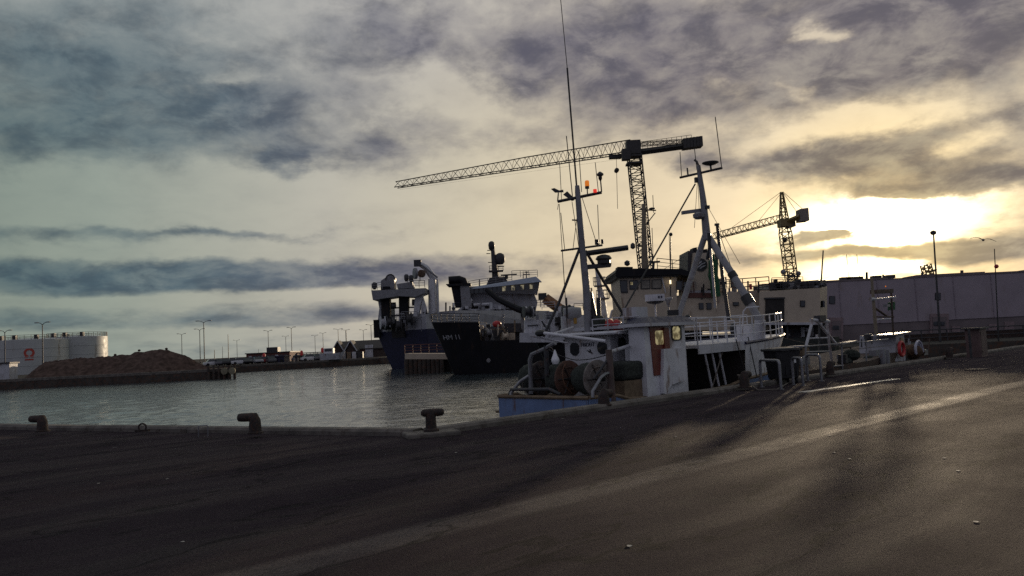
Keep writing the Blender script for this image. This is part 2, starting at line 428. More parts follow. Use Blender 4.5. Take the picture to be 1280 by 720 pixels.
# ------------------------------------------------------------------ paints
WHITE = mat('white_paint', (.60,.60,.63), .45, var=.16, scale=1.6, rust=.34, rustc=(.20,.13,.09), bmp=.2, streak=True)
WHITE2 = mat('dull_white_paint', (.47,.47,.50), .55, var=.2, scale=1.2, rust=.38, rustc=(.17,.11,.08), bmp=.1, streak=True)
BLUE = mat('blue_hull_paint', (.12,.18,.33), .5, var=.22, scale=1.5, rust=.32, streak=True)
NAVY = mat('navy_paint', (.016,.017,.050), .5, var=.2, scale=1.5)
BLACK = mat('black_paint', (.009,.009,.012), .6, var=.3, scale=.7, rust=.25, rustc=(.035,.022,.017), streak=True, spec=.2)
DARK = mat('dark_interior', (.022,.018,.017), .8, var=.4, scale=2)  # near-black brown: shade of openings and recesses as a colour, also dark fittings
CREAM = mat('cream_paint', (.46,.38,.29), .55, var=.10, scale=.9, rust=.16, rustc=(.16,.10,.06), streak=True)
GREY = mat('grey_steel', (.20,.20,.215), .5, metal=.2, var=.2, scale=2, rust=.3)
DGREY = mat('dark_steel', (.045,.045,.05), .55, metal=.3, var=.3, scale=3, rust=.3)
WOOD = mat('weathered_wood', (.17,.12,.075), .85, var=.35, scale=4, bmp=.4)
REDW = mat('red_varnish', (.15,.028,.018), .4, var=.25, scale=5)
NET = mat('trawl_net', (.030,.036,.030), .95, var=.7, scale=14, bmp=1.0, bscale=60)
NETG = mat('green_net', (.02,.10,.04), .9, var=.5, scale=9, bmp=.8, bscale=50)
ROPE = mat('rope', (.14,.12,.10), .9, var=.3, scale=20)
WIRE = mat('wire_stay', (.03,.03,.032), .5, metal=.5, var=.1)
BLACKP = mat('black_plastic', (.016,.016,.018), .42, var=.25, scale=6)
ORANGE = mat('orange_paint', (.55,.16,.02), .5, var=.2)
REDP = mat('red_plastic', (.42,.028,.03), .45, var=.2)
GALV = mat('galvanised_pipe', (.22,.22,.235), .42, metal=.6, var=.25, scale=6, rust=.2)
TYRE = mat('rubber', (.012,.012,.013), .8, var=.2)
GLASS = glass('dark_window')
def glowmat(name, c0, c1, s, sc):
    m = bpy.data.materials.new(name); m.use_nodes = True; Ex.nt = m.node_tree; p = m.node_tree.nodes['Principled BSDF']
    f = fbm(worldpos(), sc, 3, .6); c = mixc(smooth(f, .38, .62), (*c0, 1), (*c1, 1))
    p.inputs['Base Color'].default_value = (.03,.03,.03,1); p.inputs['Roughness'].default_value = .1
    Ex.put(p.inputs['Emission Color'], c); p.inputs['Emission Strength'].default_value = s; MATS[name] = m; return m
GLOWP = glowmat('glowing_pane', (.16,.12,.05), (.66,.56,.30), .42, 5.0)  # panes emit a mottled warm tone of their own
REDL = lampmat('red_lamp', (.9,.05,.03), .6)
ORL = lampmat('orange_beacon', (.9,.24,.02), .45)

def slab(m, pts, d, th):
    return m.prism([W(x, y, d) for x, y in pts], (0, th, 0))
def rectpx(m, x0, y0, x1, y1, d, th): return slab(m, [(x0,y0),(x1,y0),(x1,y1),(x0,y1)], d, th)
Z3 = V((0,0,1))

# ------------------------------------------------------------------ moored fishing boat
BO = V((2.24, 20.6, 0)) + N * 0.05
def B(a, b, z): return BO + U*a + N*b + Z3*z
def BP(px, py, b=None, a=None):      # where the sight line meets a lengthwise (b) or crosswise (a) plane of the boat
    r = ray(px, py)
    t = (b - (EYE - BO).dot(N)) / r.dot(N) if b is not None else (a - (EYE - BO).dot(U)) / r.dot(U)
    p = EYE + r*t; q = p - BO; return q.dot(U), q.dot(N), p.z
AX = (U, N, Z3)
boat = thing('fishing_boat', 'white and blue fishing cutter with two tall masts and net drums at the quay', 'fishing boat', B(6, 2.2, WZ))
ST = [(0,1.74,.11),(.9,1.93,.10),(1.3,2.0,-.02),(2.5,2.12,-.08),(5,2.2,-.08),(6.2,2.2,-.02),(7.2,2.16,.12),(8.8,1.98,.17),(10.2,1.58,.25),(11.4,1.05,.34),(12.2,.58,.41),(12.75,.10,.47)]
rows = []
for a, hb, sz in ST:
    c = 2.2; k = .55 if a < 8 else .45
    rows.append([B(a,c-hb,sz), B(a-.02,c-hb*.985,-.55), B(a*.985,c-hb*.9,WZ+.05), B(a*.96,c-hb*k,WZ-.9), B(a*.96,c+hb*k,WZ-.9), B(a*.985,c+hb*.9,WZ+.05),
                 B(a-.02,c+hb*.985,-.55), B(a,c+hb,sz), B(a,c+hb-.07,sz), B(a,c+max(hb-.07,.02),-.38), B(a,c-max(hb-.07,.02),-.38), B(a,c-hb+.07,sz)])
MB().loft(rows).build('hull', BLUE, boat, True)
m = MB(); m.box(B(.04,2.2,-.15), (.08, 3.4, .50), AX); m.build('transom', BLUE, boat)
for side in (-1, 1):                                   # rubbing rail on the gunwale
    MB().path([B(a, 2.2 + side*(hb-.02), sz+.03) for a, hb, sz in ST], .055, 6).build('gunwale', WOOD, boat)
MB().path([B(0,.5,.13), B(0,3.9,.13)], .055, 6).build('gunwale', WOOD, boat)
MB().box(B(3.6,2.2,-.33), (7.0,4.0,.06), AX).build('deck', WOOD, boat)
# white raised bow
rows = []
for a, hb, lo in [(7.2,2.16,.12),(8.8,1.98,.17),(10.2,1.58,.25),(11.4,1.05,.34),(12.2,.58,.41),(12.75,.10,.47)]:
    f = (a-7.2)/5.55; hi = 1.27 + .22*f; h2 = hb + .06 + .16*f; aa = a + .55*f*f; c = 2.2
    rows.append([B(a,c-hb,lo+.06), B(a+.2*f,c-(hb*.5+h2*.5)+.02,(lo+hi)/2), B(aa,c-h2,hi), B(aa,c+h2,hi), B(a+.2*f,c+(hb*.5+h2*.5)-.02,(lo+hi)/2), B(a,c+hb,lo+.06)])
MB().loft(rows, cap=False).build('bow_bulwark', WHITE, boat, True)
bulk = MB().prism([B(7.21,.1,-.3), B(7.21,4.3,-.3), B(7.21,4.3,1.2), B(7.21,.1,1.2)], U*.05); bulk.build('bulkhead', DARK, boat)
MB().path([r[2] + Z3*.02 for r in rows], .05, 6).build('bow_rail_cap', NAVY, boat)
MB().path([r[3] + Z3*.02 for r in rows], .05, 6).build('bow_rail_cap', NAVY, boat)
sd_ = MB().prism([B(4.6,.04,1.22),B(7.3,.0,1.25),B(7.3,4.4,1.25),B(4.6,4.36,1.22)], (0,0,.10)); sd_.build('shelter_deck', WHITE2, boat)
MB().prism([B(4.6,.03,1.05),B(7.2,.0,1.08),B(7.2,.0,1.26),B(4.6,.03,1.24)], N*.05).build('shelter_fascia', WHITE2, boat)
MB().prism([B(4.3,4.3,-.3),B(7.2,4.32,-.3),B(7.2,4.32,1.22),B(4.3,4.3,1.22)], N*.05).build('shelter_side', DARK, boat)
for px in (880, 889, 898):
    a, _, z = BP(px, 432, b=.12); MB().tube(B(a,.12,1.1), B(a+.42,.14,-.35), .035, n=6).build('stanchion', WHITE2, boat)
a, _, z = BP(902, 430, b=.1); MB().tube(B(a,.1,1.05), B(a-.9,.1,-.3), .018, n=5).build('stanchion', ROPE, boat)
# trawl winch under the shelter deck
w = MB(); w.lathe([(.32,-.6),(.32,-.54),(.16,-.54),(.2,0),(.16,.54),(.32,.54),(.32,.6)], B(5.7,2.3,.15), N, 14).build('winch', DGREY, boat, True)
# railing round the raised bow
def rail(name, pts, h, every, m_, parent, r=.022, levels=3):
    mb = MB()
    for j in range(levels): mb.path([p + Z3*(h*(j+1)/levels) for p in pts], r if j == levels-1 else r*.75, 6)
    for p, q in zip(pts, pts[1:]):
        n = max(1, round((q-p).length/every))
        for i in range(n): mb.tube(p.lerp(q, i/n), p.lerp(q, i/n) + Z3*h, r, n=6)
    mb.tube(pts[-1], pts[-1] + Z3*h, r, n=6); return mb.build(name, m_, parent)
tops = [r[2] + Z3*.02 + N*.06 for r in rows][:-1]; topf = [r[3] + Z3*.02 - N*.06 for r in rows][:-1]
rail('railing', [B(4.65,.10,1.32), B(7.2,.12,1.30)] + tops[1:], .82, .75, WHITE, boat)
rail('railing', [B(4.65,4.26,1.32), B(7.2,4.24,1.30)] + topf[1:], .82, .75, WHITE, boat)
rail('railing', [B(4.65,.10,1.32), B(4.65,4.26,1.32)], .82, .8, WHITE, boat)
rail('railing', [B(8.2,.9,1.34), B(8.2,3.6,1.34)], .7, .7, WHITE, boat, .02, 2)
# lockers and windlass on the bow
lk = MB(); c_ = B(9.3,1.0,1.66); lk.prism([c_ - U*.32 - N*.3 - Z3*.32, c_ + U*.32 - N*.3 - Z3*.32, c_ + U*.12 - N*.3 + Z3*.25, c_ - U*.32 - N*.3 + Z3*.25], N*.6); lk.build('locker', WHITE, boat)
MB().lathe([(.25,-.4),(.25,-.34),(.12,-.3),(.12,.3),(.25,.34),(.25,.4)], B(11.0,2.2,1.75), N, 12).build('windlass', DGREY, boat, True)
# wheelhouse
wa0, wa1 = BP(806, 430, b=.08)[0], BP(857, 430, b=.08)[0]
WHZ = 1.93
WA2 = 3.0; wh = MB(); wh.prism([B(wa0,.08,-.3), B(wa1,.08,-.3), B(wa1,3.2,-.3), B(WA2,3.2,-.3), B(WA2,.62,-.3), B(wa0,.62,-.3)], (0,0,WHZ+.3)); whb = wh.build('wheelhouse', WHITE, boat)
def onside(name, px0, py0, px1, py1, b, th, m_, parent, inset=.0, rnd=0, lean=0):
    a0, _, z0 = BP(px0, py1, b=b); a1, _, z1 = BP(px1, py0, b=b)
    if lean: pts = [(a0+lean,z0),(a1+lean*.3,z0),(a1,z1),(a0,z1)]
    elif rnd: pts = [(a0,z0+rnd),(a0+rnd,z0),(a1-rnd,z0),(a1,z0+rnd),(a1,z1-rnd),(a1-rnd,z1),(a0+rnd,z1),(a0,z1-rnd)]
    else: pts = [(a0,z0),(a1,z0),(a1,z1),(a0,z1)]
    return MB().prism([B(a, b, z) for a, z in pts], N*th).build(name, m_, parent)
door = onside('door', 816, 408, 831, 470, .05, .05, REDW, boat, lean=.08)
onside('window', 820, 413, 829.5, 431, .04, .04, GLOWP, door, rnd=.05)
onside('handle', 828.5, 436, 830, 439, .01, .04, GALV, door)
onside('door_edge', 831.5, 409, 836, 437, .0, .10, REDW, boat, rnd=.04)
fr = onside('window', 840.5, 406.5, 851.5, 426, .055, .05, BLACKP, whb, rnd=.07)
onside('window_pane', 841.8, 408, 849.5, 424.5, .045, .03, GLOWP, whb, rnd=.06)
# low white side screen with its curved foot
q = [(830,436),(857,435),(857.5,476),(848,478),(840,481),(836,486),(834,493),(830.5,492),(829.5,470)]
MB().prism([B(*BP(x,y,b=-.05)) for x, y in q], N*.125).build('side_screen', WHITE, boat)
rf = MB(); rf.prism([B(wa0-.20,-.12,WHZ), B(wa1+.30,-.12,WHZ), B(wa1+.42,3.4,WHZ), B(WA2-.2,3.4,WHZ), B(WA2-.2,.8,WHZ), B(wa0-.20,.8,WHZ)], (0,0,.09))
rf.build('wheelhouse_roof', WHITE2, boat)
rf = MB(); rf.hexa([B(wa0-.16,-.06,WHZ+.09), B(wa1+.34,-.06,WHZ+.09), B(wa1+.36,1.7,WHZ+.09), B(WA2-.1,1.7,WHZ+.09),
                    B(wa0+.25,.12,WHZ+.27), B(wa1+.10,.12,WHZ+.27), B(wa1+.10,1.5,WHZ+.27), B(WA2+.1,1.5,WHZ+.27)]); rf.build('roof_crown', NAVY, boat)
# scanner, searchlight and battery box on the wheelhouse roof
def Wb(px, py, b): a, b_, z = BP(px, py, b=b); return B(a, b_, z)
sc = Wb(818.5, 373, 1.6); rd = MB(); rd.lathe([(.10,-.18),(.24,-.14),(.27,-.10)], sc, Z3, 14); rs = rd.build('radar_scanner', DGREY, boat, True)
e = V((1,-.12,0)).normalized(); sc2 = MB(); sc2.box(sc + Z3*.02, (.60,.24,.21), (e, Z3.cross(e), Z3)); rsc = sc2.build('radar_housing', WHITE, boat)
sc3 = MB(); sc3.box(sc + e*.2 - Z3.cross(e)*.125 + Z3*.03, (.05,.01,.07), (e, Z3.cross(e), Z3)); sc3.box(sc + e*.12 - Z3.cross(e)*.125 + Z3*.03, (.05,.01,.07), (e, Z3.cross(e), Z3)); sc3.build('scanner_badge', NAVY, rsc)
MB().tube(sc - Z3*.15, V((sc.x, sc.y, WHZ+.2)), .03).build('scanner_pole', WHITE, boat)
p = Wb(835, 375, 1.4); MB().lathe([(.03,-.2),(.10,-.02),(.16,.05),(.15,.07)], p, Z3, 12).build('floodlight', WHITE2, boat, True)
MB().tube(p - Z3*.2, p + U*.06 - Z3*.47, .02).build('floodlight_pole', WHITE2, boat)
p = Wb(841, 391, 1.2); MB().box(p, (.34,.3,.17), (e, Z3.cross(e), Z3)).build('roof_box', BLACKP, boat)
p = Wb(859.5, 397.5, .9); MB().ball(p, .11).build('horn', BLACKP, boat, True)
# aft deckhouse
A0 = 2.0; b0 = BP(763, 430, a=A0)[1]; b1 = BP(706, 430, a=A0)[1]; HZ = BP(735, 419.5, a=A0)[2]
dh = MB().prism([B(A0,b0,-.3), B(WA2-.02,b0,-.3), B(WA2-.02,b1,-.3), B(A0,b1,-.3)], (0,0,HZ+.3)).build('aft_deckhouse', WHITE, boat)
def onaft(name, px0, py0, px1, py1, a, th, m_, parent, rnd=0):
    _, bl, z0 = BP(px0, py1, a=a); _, br, z1 = BP(px1, py0, a=a); r = rnd
    pts = [(bl,z0+r),(bl-r,z0),(br+r,z0),(br,z0+r),(br,z1-r),(br+r,z1),(bl-r,z1),(bl,z1-r)] if r else [(bl,z0),(br,z0),(br,z1),(bl,z1)]
    return MB().prism([B(a, b_, z) for b_, z in pts], U*th).build(name, m_, parent)
onaft('window', 713, 428, 722.5, 444.5, A0-.03, .05, GLASS, dh, .09); onaft('window', 747, 426.5, 757.5, 442.5, A0-.03, .05, GLASS, dh, .09)
onside('window', 774, 422, 782, 437, b0-.03, .05, GLASS, dh, rnd=.06)
pc = BP(734.5, 431, a=A0-.01); lettering('FRIDEIT', 'lettering', .155, B(*pc), -N, Z3, NAVY, dh, .006)
def em(x, y): return B(*BP(x, y, a=A0-.015))
fish = MB(); fish.prism([em(732.5,438),(em(736,440.2)),(em(736,438.2))], U*.012); fish.prism([em(735.5,440.4),em(737.5,436),em(739,439.5),em(741,442.8)], U*.012)
fish.build('emblem', DGREY, dh)
dr = MB(); rr = [B(A0-.28,b0-.55,HZ), B(WA2-.22,b0-.45,HZ+.03), B(WA2-.22,b1+.35,HZ+.03), B(A0-.28,b1+.35,HZ)]
dr.prism(rr, (0,0,.085)); dr.build('deckhouse_roof', WHITE2, boat)
MB().path([B(A0-.3,b0-.55,HZ+.04), B(A0-.3,b1+.35,HZ+.04)], .05, 6).build('roof_lip', WHITE, boat)
# gallows post, arch and brace on the quay side
pp = Wb(792, 421, .75); post = MB(); post.box(B(BP(787,430,b=.8)[0], .8, .55), (.26,.16,1.7), AX); post.build('arch_post', WHITE2, boat)
lp = BP(762, 437, b=.35); MB().tube(B(lp[0],.35,-.2), B(lp[0]-.04,.35,lp[2]), .10, .09, 10).build('gallows_post', mat('brown_steel', (.10,.07,.062), .7, var=.3, rust=.4), boat, True)
MB().path([Wb(741,497,.35), Wb(741,489,.35), Wb(751,472,.35), Wb(757,467,.35), Wb(763,466,.35)], .045, 8).build('brace', GALV, boat, True)
MB().tube(Wb(764,443,.35), Wb(742,474,.5), .035).build('brace', DGREY, boat)
MB().tube(Wb(763,440,.35), Wb(790,431,.7), .05).build('brace', WHITE2, boat)
# stern frame on the far side
fz = lambda x, y: B(*BP(x, y, a=.5))
MB().path([fz(664,492), fz(662.5,450), fz(665,443), fz(681,436), fz(694,428.5)], .065, 8).build('stern_frame', GREY, boat, True)
MB().path([fz(684,470), fz(682.5,432)], .07, 8).build('stern_frame', DGREY, boat, True)
MB().path([B(*BP(638,499,a=.05)), B(*BP(639,491,a=.1)), B(*BP(650,477,a=.3)), B(*BP(661,470,a=.5))], .05, 8).build('stern_rail', GALV, boat, True)
MB().path([fz(654,478), fz(653,486), fz(660,493)], .02, 6).build('rope', ROPE, boat)
MB().path([B(.12,3.6,.18), B(.12,3.5,.32), B(.12,2.0,.34), B(.12,1.6,.2)], .05, 8).build('stern_bar', DGREY, boat, True)
# derrick boom along the deckhouse roof
MB().tube(B(*BP(676,416,a=1.0)), B(*BP(757,426.5,a=1.6)), .05, n=8).build('boom', WHITE, boat)
MB().ball(B(*BP(675.5,416.5,a=1.0)), .13, 10, (1.3,1,.8)).build('boom_block', BLACKP, boat, True)
MB().tube(B(*BP(684,420,a=1.0)), B(*BP(716,409,a=2.5)), .035, n=6).build('boom', WHITE2, boat)
MB().tube(B(*BP(663,420,a=.8)), B(*BP(710,429,a=1.6)), .03, n=6).build('boom', WHITE2, boat)
# net drums: one axle across the stern, three big flanges, net wound between
DC = B(*BP(747, 473.5, b=.8)); AXL = V((-.61,.79,0)).normalized()
def on_axle(k): return DC + AXL*k
dm = MB(); dm.lathe([(.07,-.25),(.07,3.0)], DC, AXL, 10); drum = dm.build('net_drum', DGREY, boat, True)
FL = [mat('pale_flange', (.20,.175,.16), .75, var=.4, scale=3, rust=.4), mat('rusty_flange', (.10,.055,.04), .8, var=.4, scale=3, rust=.6), mat('dark_flange', (.05,.042,.04), .8, var=.4, scale=3, rust=.5)]
for k, fm_ in ((0,FL[0]),(1.18,FL[1]),(2.36,FL[2])):
    MB().lathe([(.02,-.03),(.30,-.03),(.31,-.055),(.335,-.055),(.345,-.03),(.49,-.03),(.515,-.02),(.515,.02),(.49,.03),(.30,.03),(.02,.03)], on_axle(k), AXL, 30).build('flange', fm_, drum, True)
    hb_ = MB()
    for w in range(6):
        a_ = w*math.pi/3; sd_v = U*math.cos(a_) + Z3*math.sin(a_); hb_.tube(on_axle(k-.035) + sd_v*.08, on_axle(k-.035) + sd_v*.47, .016, n=4)
    hb_.build('flange_spokes', DGREY, drum)
for k, rr in ((.36,.46),(1.54,.47),(2.72,.47)):
    nm = MB(); nm.lathe([(.1,-.32),(rr*.97,-.31),(rr,-.1),(rr*.98,.1),(rr*.86,.24),(rr*.55,.32),(.1,.34)], on_axle(k), AXL, 26)
    for i, v in enumerate(nm.v): nm.v[i] = v + V((mnoise.noise(v*3.1), mnoise.noise(v*3.3+V((5,0,0))), mnoise.noise(v*2.9+V((0,9,0)))))*.06
    nm.build('wound_net', NET, drum, True)
da, dz = (DC - BO).dot(U), DC.z
fl_ = []
for q in range(16):
    w_ = .4 + q*.16; fl_.append(on_axle(1.1-.02*q) - U*math.sin(w_)*.45 + Z3*math.cos(w_)*.45)
MB().path(fl_, .02, 6).build('float_line', mat('dull_orange', (.10,.042,.02), .8), drum, True)
for b_ in (.8, 3.25):
    MB().prism([B(da-.25,b_,-.3), B(da+.25,b_,-.3), B(da+.08,b_,dz+.1), B(da-.08,b_,dz+.1)], N*.06).build('drum_stand', DGREY, boat)
# masts
def mast_tag(parent): return parent
M1 = B(2.9, 2.75, 0)
d1 = M1.y
def m1(x, y, dd=0): return W(x, y, d1 + dd)
mst = MB().path([V((m1(736,418).x, d1, HZ)), m1(733,360), m1(726,290), m1(722,240), m1(721.5,232)], .135, 10, .07).build('aft_mast', GREY, boat, True)
def yard(name, p, q, r, m_, parent): return MB().tube(p, q, r, n=6).build(name, m_, parent)
yard('yard', m1(697,252), m1(752,240.5), .05, DGREY, mst); yard('yard', m1(701,313.5), m1(753,306.5), .035, DGREY, mst)
yard('yard', m1(715,275), m1(726,275.5), .025, DGREY, mst)
yard('whip_antenna', m1(721,236), m1(709,85), .030, WIRE, mst); yard('whip_antenna', m1(709,85), m1(697,-40), .013, WIRE, mst)
yard('antenna', m1(716,250), m1(708,170), .016, WIRE, mst); yard('antenna', m1(727,240), m1(723.5,188), .013, WIRE, mst)
yard('antenna', m1(702,250), m1(699.5,203), .011, WIRE, mst); yard('antenna', m1(706,313), m1(701,266), .012, WIRE, mst)
yard('antenna', m1(749,306), m1(747,256), .012, WIRE, mst); yard('antenna', m1(748,240), m1(744,203), .012, WIRE, mst)
MB().path([m1(752,240), m1(750.5,223)], .022, 6).build('nav_lamp', DGREY, mst); MB().lathe([(.03,-.12),(.06,-.06),(.06,.02),(.11,.05),(.11,.09),(.03,.16)], m1(750.3,221), Z3, 10).build('nav_lamp', BLACKP, mst, True)
MB().tube(m1(734.5,244), m1(734,234), .02).build('beacon_stem', DGREY, mst)
MB().lathe([(.07,-.07),(.07,0)], m1(734,233), Z3, 12).build('beacon_base', BLACKP, mst, True)
MB().lathe([(.07,0),(.07,.13),(.05,.17)], m1(734,232.5), Z3, 14).build('beacon', ORL, mst, True)
MB().lathe([(.06,0),(.06,.11)], m1(744,241), Z3, 12).build('nav_lamp', REDL, mst, True)
MB().lathe([(.06,-.02),(.06,.14)], m1(746,305), Z3, 12).build('nav_lamp', BLACKP, mst, True); MB().lathe([(.04,-.02),(.04,.12)], m1(753,304), Z3, 10).build('nav_lamp', BLACKP, mst, True)
MB().path([m1(697,252), m1(698,241)], .022, 6).build('wind_vane', DGREY, mst)
MB().prism([m1(689,236), m1(693,235), m1(699,238), m1(704,237), m1(704.5,240), m1(694,240.5)], (0,.06,0)).build('wind_vane', DGREY, mst)
MB().prism([m1(704,243), m1(709,239), m1(716,246), m1(718,250), m1(715,251)], (0,.05,0)).build('mast_bracket', DGREY, mst)
rb = MB(); rb.prism([m1(732,336), m1(764,333), m1(764.5,328.5), m1(731,331)], (0,.3,0)); rb.build('radar_platform', DGREY, mst)
ra = MB(); ra.lathe([(.10,-.19),(.20,-.15),(.20,-.05),(.26,0),(.20,.09),(.08,.13)], m1(754.5,323.5,.1), Z3, 14); ra.build('radar_motor', BLACKP, mst, True)
ra = MB(); p0, p1 = m1(728,317.5,.1), m1(785,309.5,.1); ra.path([p0, p0.lerp(p1,.05), p0.lerp(p1,.95), p1], .085, 8); ra.build('radar_arm', BLACKP, mst)
MB().path([m1(724,312), m1(698,380), m1(679,421)], .045, 8).build('mast_strut', DGREY, mst)
MB().path([m1(731,312), m1(783,400,1)], .045, 8).build('mast_strut', DGREY, mst)
st = [((699,255),(709,410)),((703,313),(709,410)),((727,245),(746,305)),((715,252),(724,312)),((724,250),(716,313)),((698,255),(697,262))]
for p, q in st: MB().tube(m1(*p), m1(*q), .010, n=4).build('stay', WIRE, mst)
MB().path([m1(708,372), m1(709.5,398)], .025, 6).build('turnbuckle', DGREY, mst)
# fore mast: a leg to each side and an upper spar
LA = 9.0
def m2(x, y, b): return B(*BP(x, y, b=b))
apex = BP(882.5, 291, a=LA); AP = B(*apex)
lega = BP(849, 392, a=LA); legb = BP(947, 393, a=LA)
fm = MB().path([AP + V((.02,0,-.25)), B(*BP(879,250,a=LA)), B(*BP(873,207,a=LA))], .15, 10, .075).build('fore_mast', GREY, boat, True)
LEGC = mat('mast_leg_paint', (.26,.26,.275), .5, var=.15, scale=2, rust=.15)
MB().path([B(LA,lega[1],1.3), B(*lega), AP], .10, 10, .11).build('mast_leg', LEGC, fm, True)
MB().path([B(LA,legb[1],1.35), B(*BP(950,402,a=LA)), B(*BP(935,374,a=LA)), AP], .16, 12, .12).build('mast_leg', LEGC, fm, True)
MB().tube(B(LA,legb[1],1.3), B(*BP(950,400,a=LA)), .19, n=12).build('mast_foot', WHITE2, fm, True)
for (x, y), (x2, y2) in (((938,380),(931.5,370)),((914,341),(918,347))): MB().tube(B(*BP(x,y,a=LA)), B(*BP(x2,y2,a=LA)), .19 if y > 360 else .155, n=12).build('clamp', BLACKP, fm, True)
f2 = lambda x, y, k=0: B(*BP(x, y, a=LA)) + V((0,k,0))
yard('yard', f2(850,222), f2(902.5,210), .045, DGREY, fm)
yard('antenna', f2(852,221), f2(850,190), .014, WIRE, fm); yard('antenna', f2(871,212), f2(868,185), .014, WIRE, fm); yard('antenna', f2(902,209), f2(894,146), .016, WIRE, fm); yard('antenna', f2(860,219), f2(859,210), .03, DGREY, fm)
MB().lathe([(.02,-.08),(.20,-.03),(.30,.02),(.29,.05),(.15,.08)], f2(888,204.5), Z3, 18).build('satellite_dome', BLACKP, fm, True)
yard('dome_stem', f2(888,206), f2(889,213), .035, DGREY, fm)
MB().path([f2(873,207), f2(871,202), f2(868,200)], .04, 6).build('mast_cap', DGREY, fm)
MB().box(f2(863,266,-.3), (.78,.14,.12), (V((1,.1,.10)).normalized(), V((-.1,1,0)).normalized(), Z3)).build('radar_arm', GREY, fm)
MB().lathe([(.12,-.16),(.2,-.1),(.21,.02),(.12,.08)], f2(871,270,-.3), Z3, 14).build('radar_motor', GREY, fm, True)
MB().box(f2(884,259), (.16,.12,.12)).build('mast_lamp', DGREY, fm); MB().box(f2(871,225), (.16,.14,.18)).build('mast_lamp', BLACKP, fm)
MB().path([f2(885,292,-.15), f2(886,310,-.15), f2(883,325,-.15)], .07, 8).build('tackle', BLACKP, fm)
MB().tube(f2(886,305,-.15), f2(893,385,-.15), .05, n=8).build('derrick', LEGC, fm)
MB().path([f2(869,230), Wb(770,405,2.6)], .028, 6).build('forestay', WIRE, fm)
for p, q in [((880,250),(925,330)),((872,222),(868,285)),((872,220),(874,262)),((888,300),(905,350))]: MB().tube(f2(*p), f2(*q), .009, n=4).build('stay', WIRE, fm)
# second spar abreast of the fore mast
MB().path([f2(921,400,1.0), f2(912,340,1.0), f2(905.5,276,1.0)], .075, 8, .06).build('derrick_post', DGREY, boat, True)
MB().box(f2(905,275.5,1.0), (.15,.12,.08)).build('post_cap', DGREY, boat)
MB().tube(f2(906,280,1.0), f2(936,372,.8), .012, n=4).build('stay', WIRE, boat)
MB().box(f2(913,351,1.0), (.26,.10,.10)).build('post_lamp', BLACKP, boat)
# lit white davit at the bow rail
MB().path([f2(924,420,-.4), f2(925,390,-.4), f2(929,385,-.4), f2(944,384,-.4)], .025, 6).build('davit', WHITE, boat, True)
# roof clutter
MB().box(B(*BP(794,391,a=3.2)), (.55,.5,.32), AX).build('vent_housing', WHITE2, boat); MB().box(B(*BP(794,405,a=3.2)), (.34,.34,.42), AX).build('vent_trunk', WHITE2, boat)
cs = MB(); z0 = HZ + .08; cx = B(*BP(716,405,a=3.4)); cs.box(V((cx.x, cx.y, (z0 + W(716,395,cx.y).z)/2)), (.72, .6, W(716,395,cx.y).z - z0)); csb = cs.build('roof_casing', WHITE2, boat)
px_ = W(719,401,cx.y-.31); MB().box(px_, (.10,.02,.18)).build('warning_sign', mat('yellow_sign', (.40,.22,.03), .6), csb)
tb = MB(); tb.lathe([(.05,-.3),(.30,-.28),(.33,0),(.30,.28),(.05,.3)], V((cx.x, cx.y, W(716,396,cx.y).z)), (1,0,0), 14); tb.build('canvas_cover', GREY, csb, True)
for i_, (x, y, rr) in enumerate([(762,406,.15),(771,407,.16),(778,409,.10)]):
    MB().ball(B(*BP(x,y,a=3.0)), rr, 12, (1,1,1.2)).build('pear_fender', REDP if i_ < 2 else REDP, boat, True)
bd = MB(); bd.ball(B(*BP(749,405,a=3.0)), .26, 12, (.9,.9,1.05)); bd.build('net_bundle', NET, boat, True)
MB().tube(B(*BP(744,400,a=3.0)), B(*BP(737,365,a=3.0)), .09, n=8).build('rolled_sail', BLACKP, boat)
rk = MB(); rk.path([B(*BP(748,372,a=3.0)), B(*BP(749,400,a=3.0))], .07, 8); rk.build('exhaust_pipe', BLACKP, boat)
rail('roof_rail', [B(*BP(741,414,a=2.6)), B(*BP(800,410,a=2.9))], .35, .5, WHITE2, boat, .02, 2)

# loose gear on and beside the boat
bx = thing('net_bin', 'dark heap of net in a wooden bin on the quay edge behind the red door', 'net bin', B(*BP(795,487,b=.32)))
ab, bb = BP(779,487,b=.3)[0], .25
bin_z = BP(795,474.5,b=.3)[2]; bin_a1 = BP(812,487,b=.3)[0]
MB().prism([B(ab,.25,-.12),B(bin_a1,.25,-.12),B(bin_a1,1.15,-.12),B(ab,1.15,-.12)], (0,0,bin_z+.12)).build('wooden_box', WOOD, bx)
pile = MB(); cz = (bin_z + BP(795,451,b=.3)[2]) / 2; hz = BP(795,451,b=.3)[2] - bin_z
pile.box(B((ab+bin_a1)/2,.7,cz), (bin_a1-ab+.16, 1.0, hz), AX); pm_ = pile.build('net_heap', NET, bx)
bv = pm_.modifiers.new('round', 'BEVEL'); bv.width = .12; bv.segments = 3
fz_ = MB().lathe([(.02,.32),(.05,.28),(.16,.05),(.17,-.08),(.10,-.2),(.02,-.24)], Wb(804,437,.5), Z3, 12).build('fender', NET, None, True)
tag(fz_, 'dark fender hanging from the deckhouse arch beside the red door', 'fender')
MB().tube(Wb(801,422,.5), Wb(804,432,.5), .012).build('hanging_rope', ROPE, fz_)
by = MB().lathe([(.015,.24),(.03,.2),(.06,.10),(.11,-.02),(.115,-.08),(.07,-.16),(.02,-.17)], B(*BP(694,448,a=.35)), Z3, 12).build('buoy', mat('white_buoy', (.75,.75,.78), .5), None, True)
tag(by, 'white pear shaped buoy hanging above the dark net drums', 'buoy')
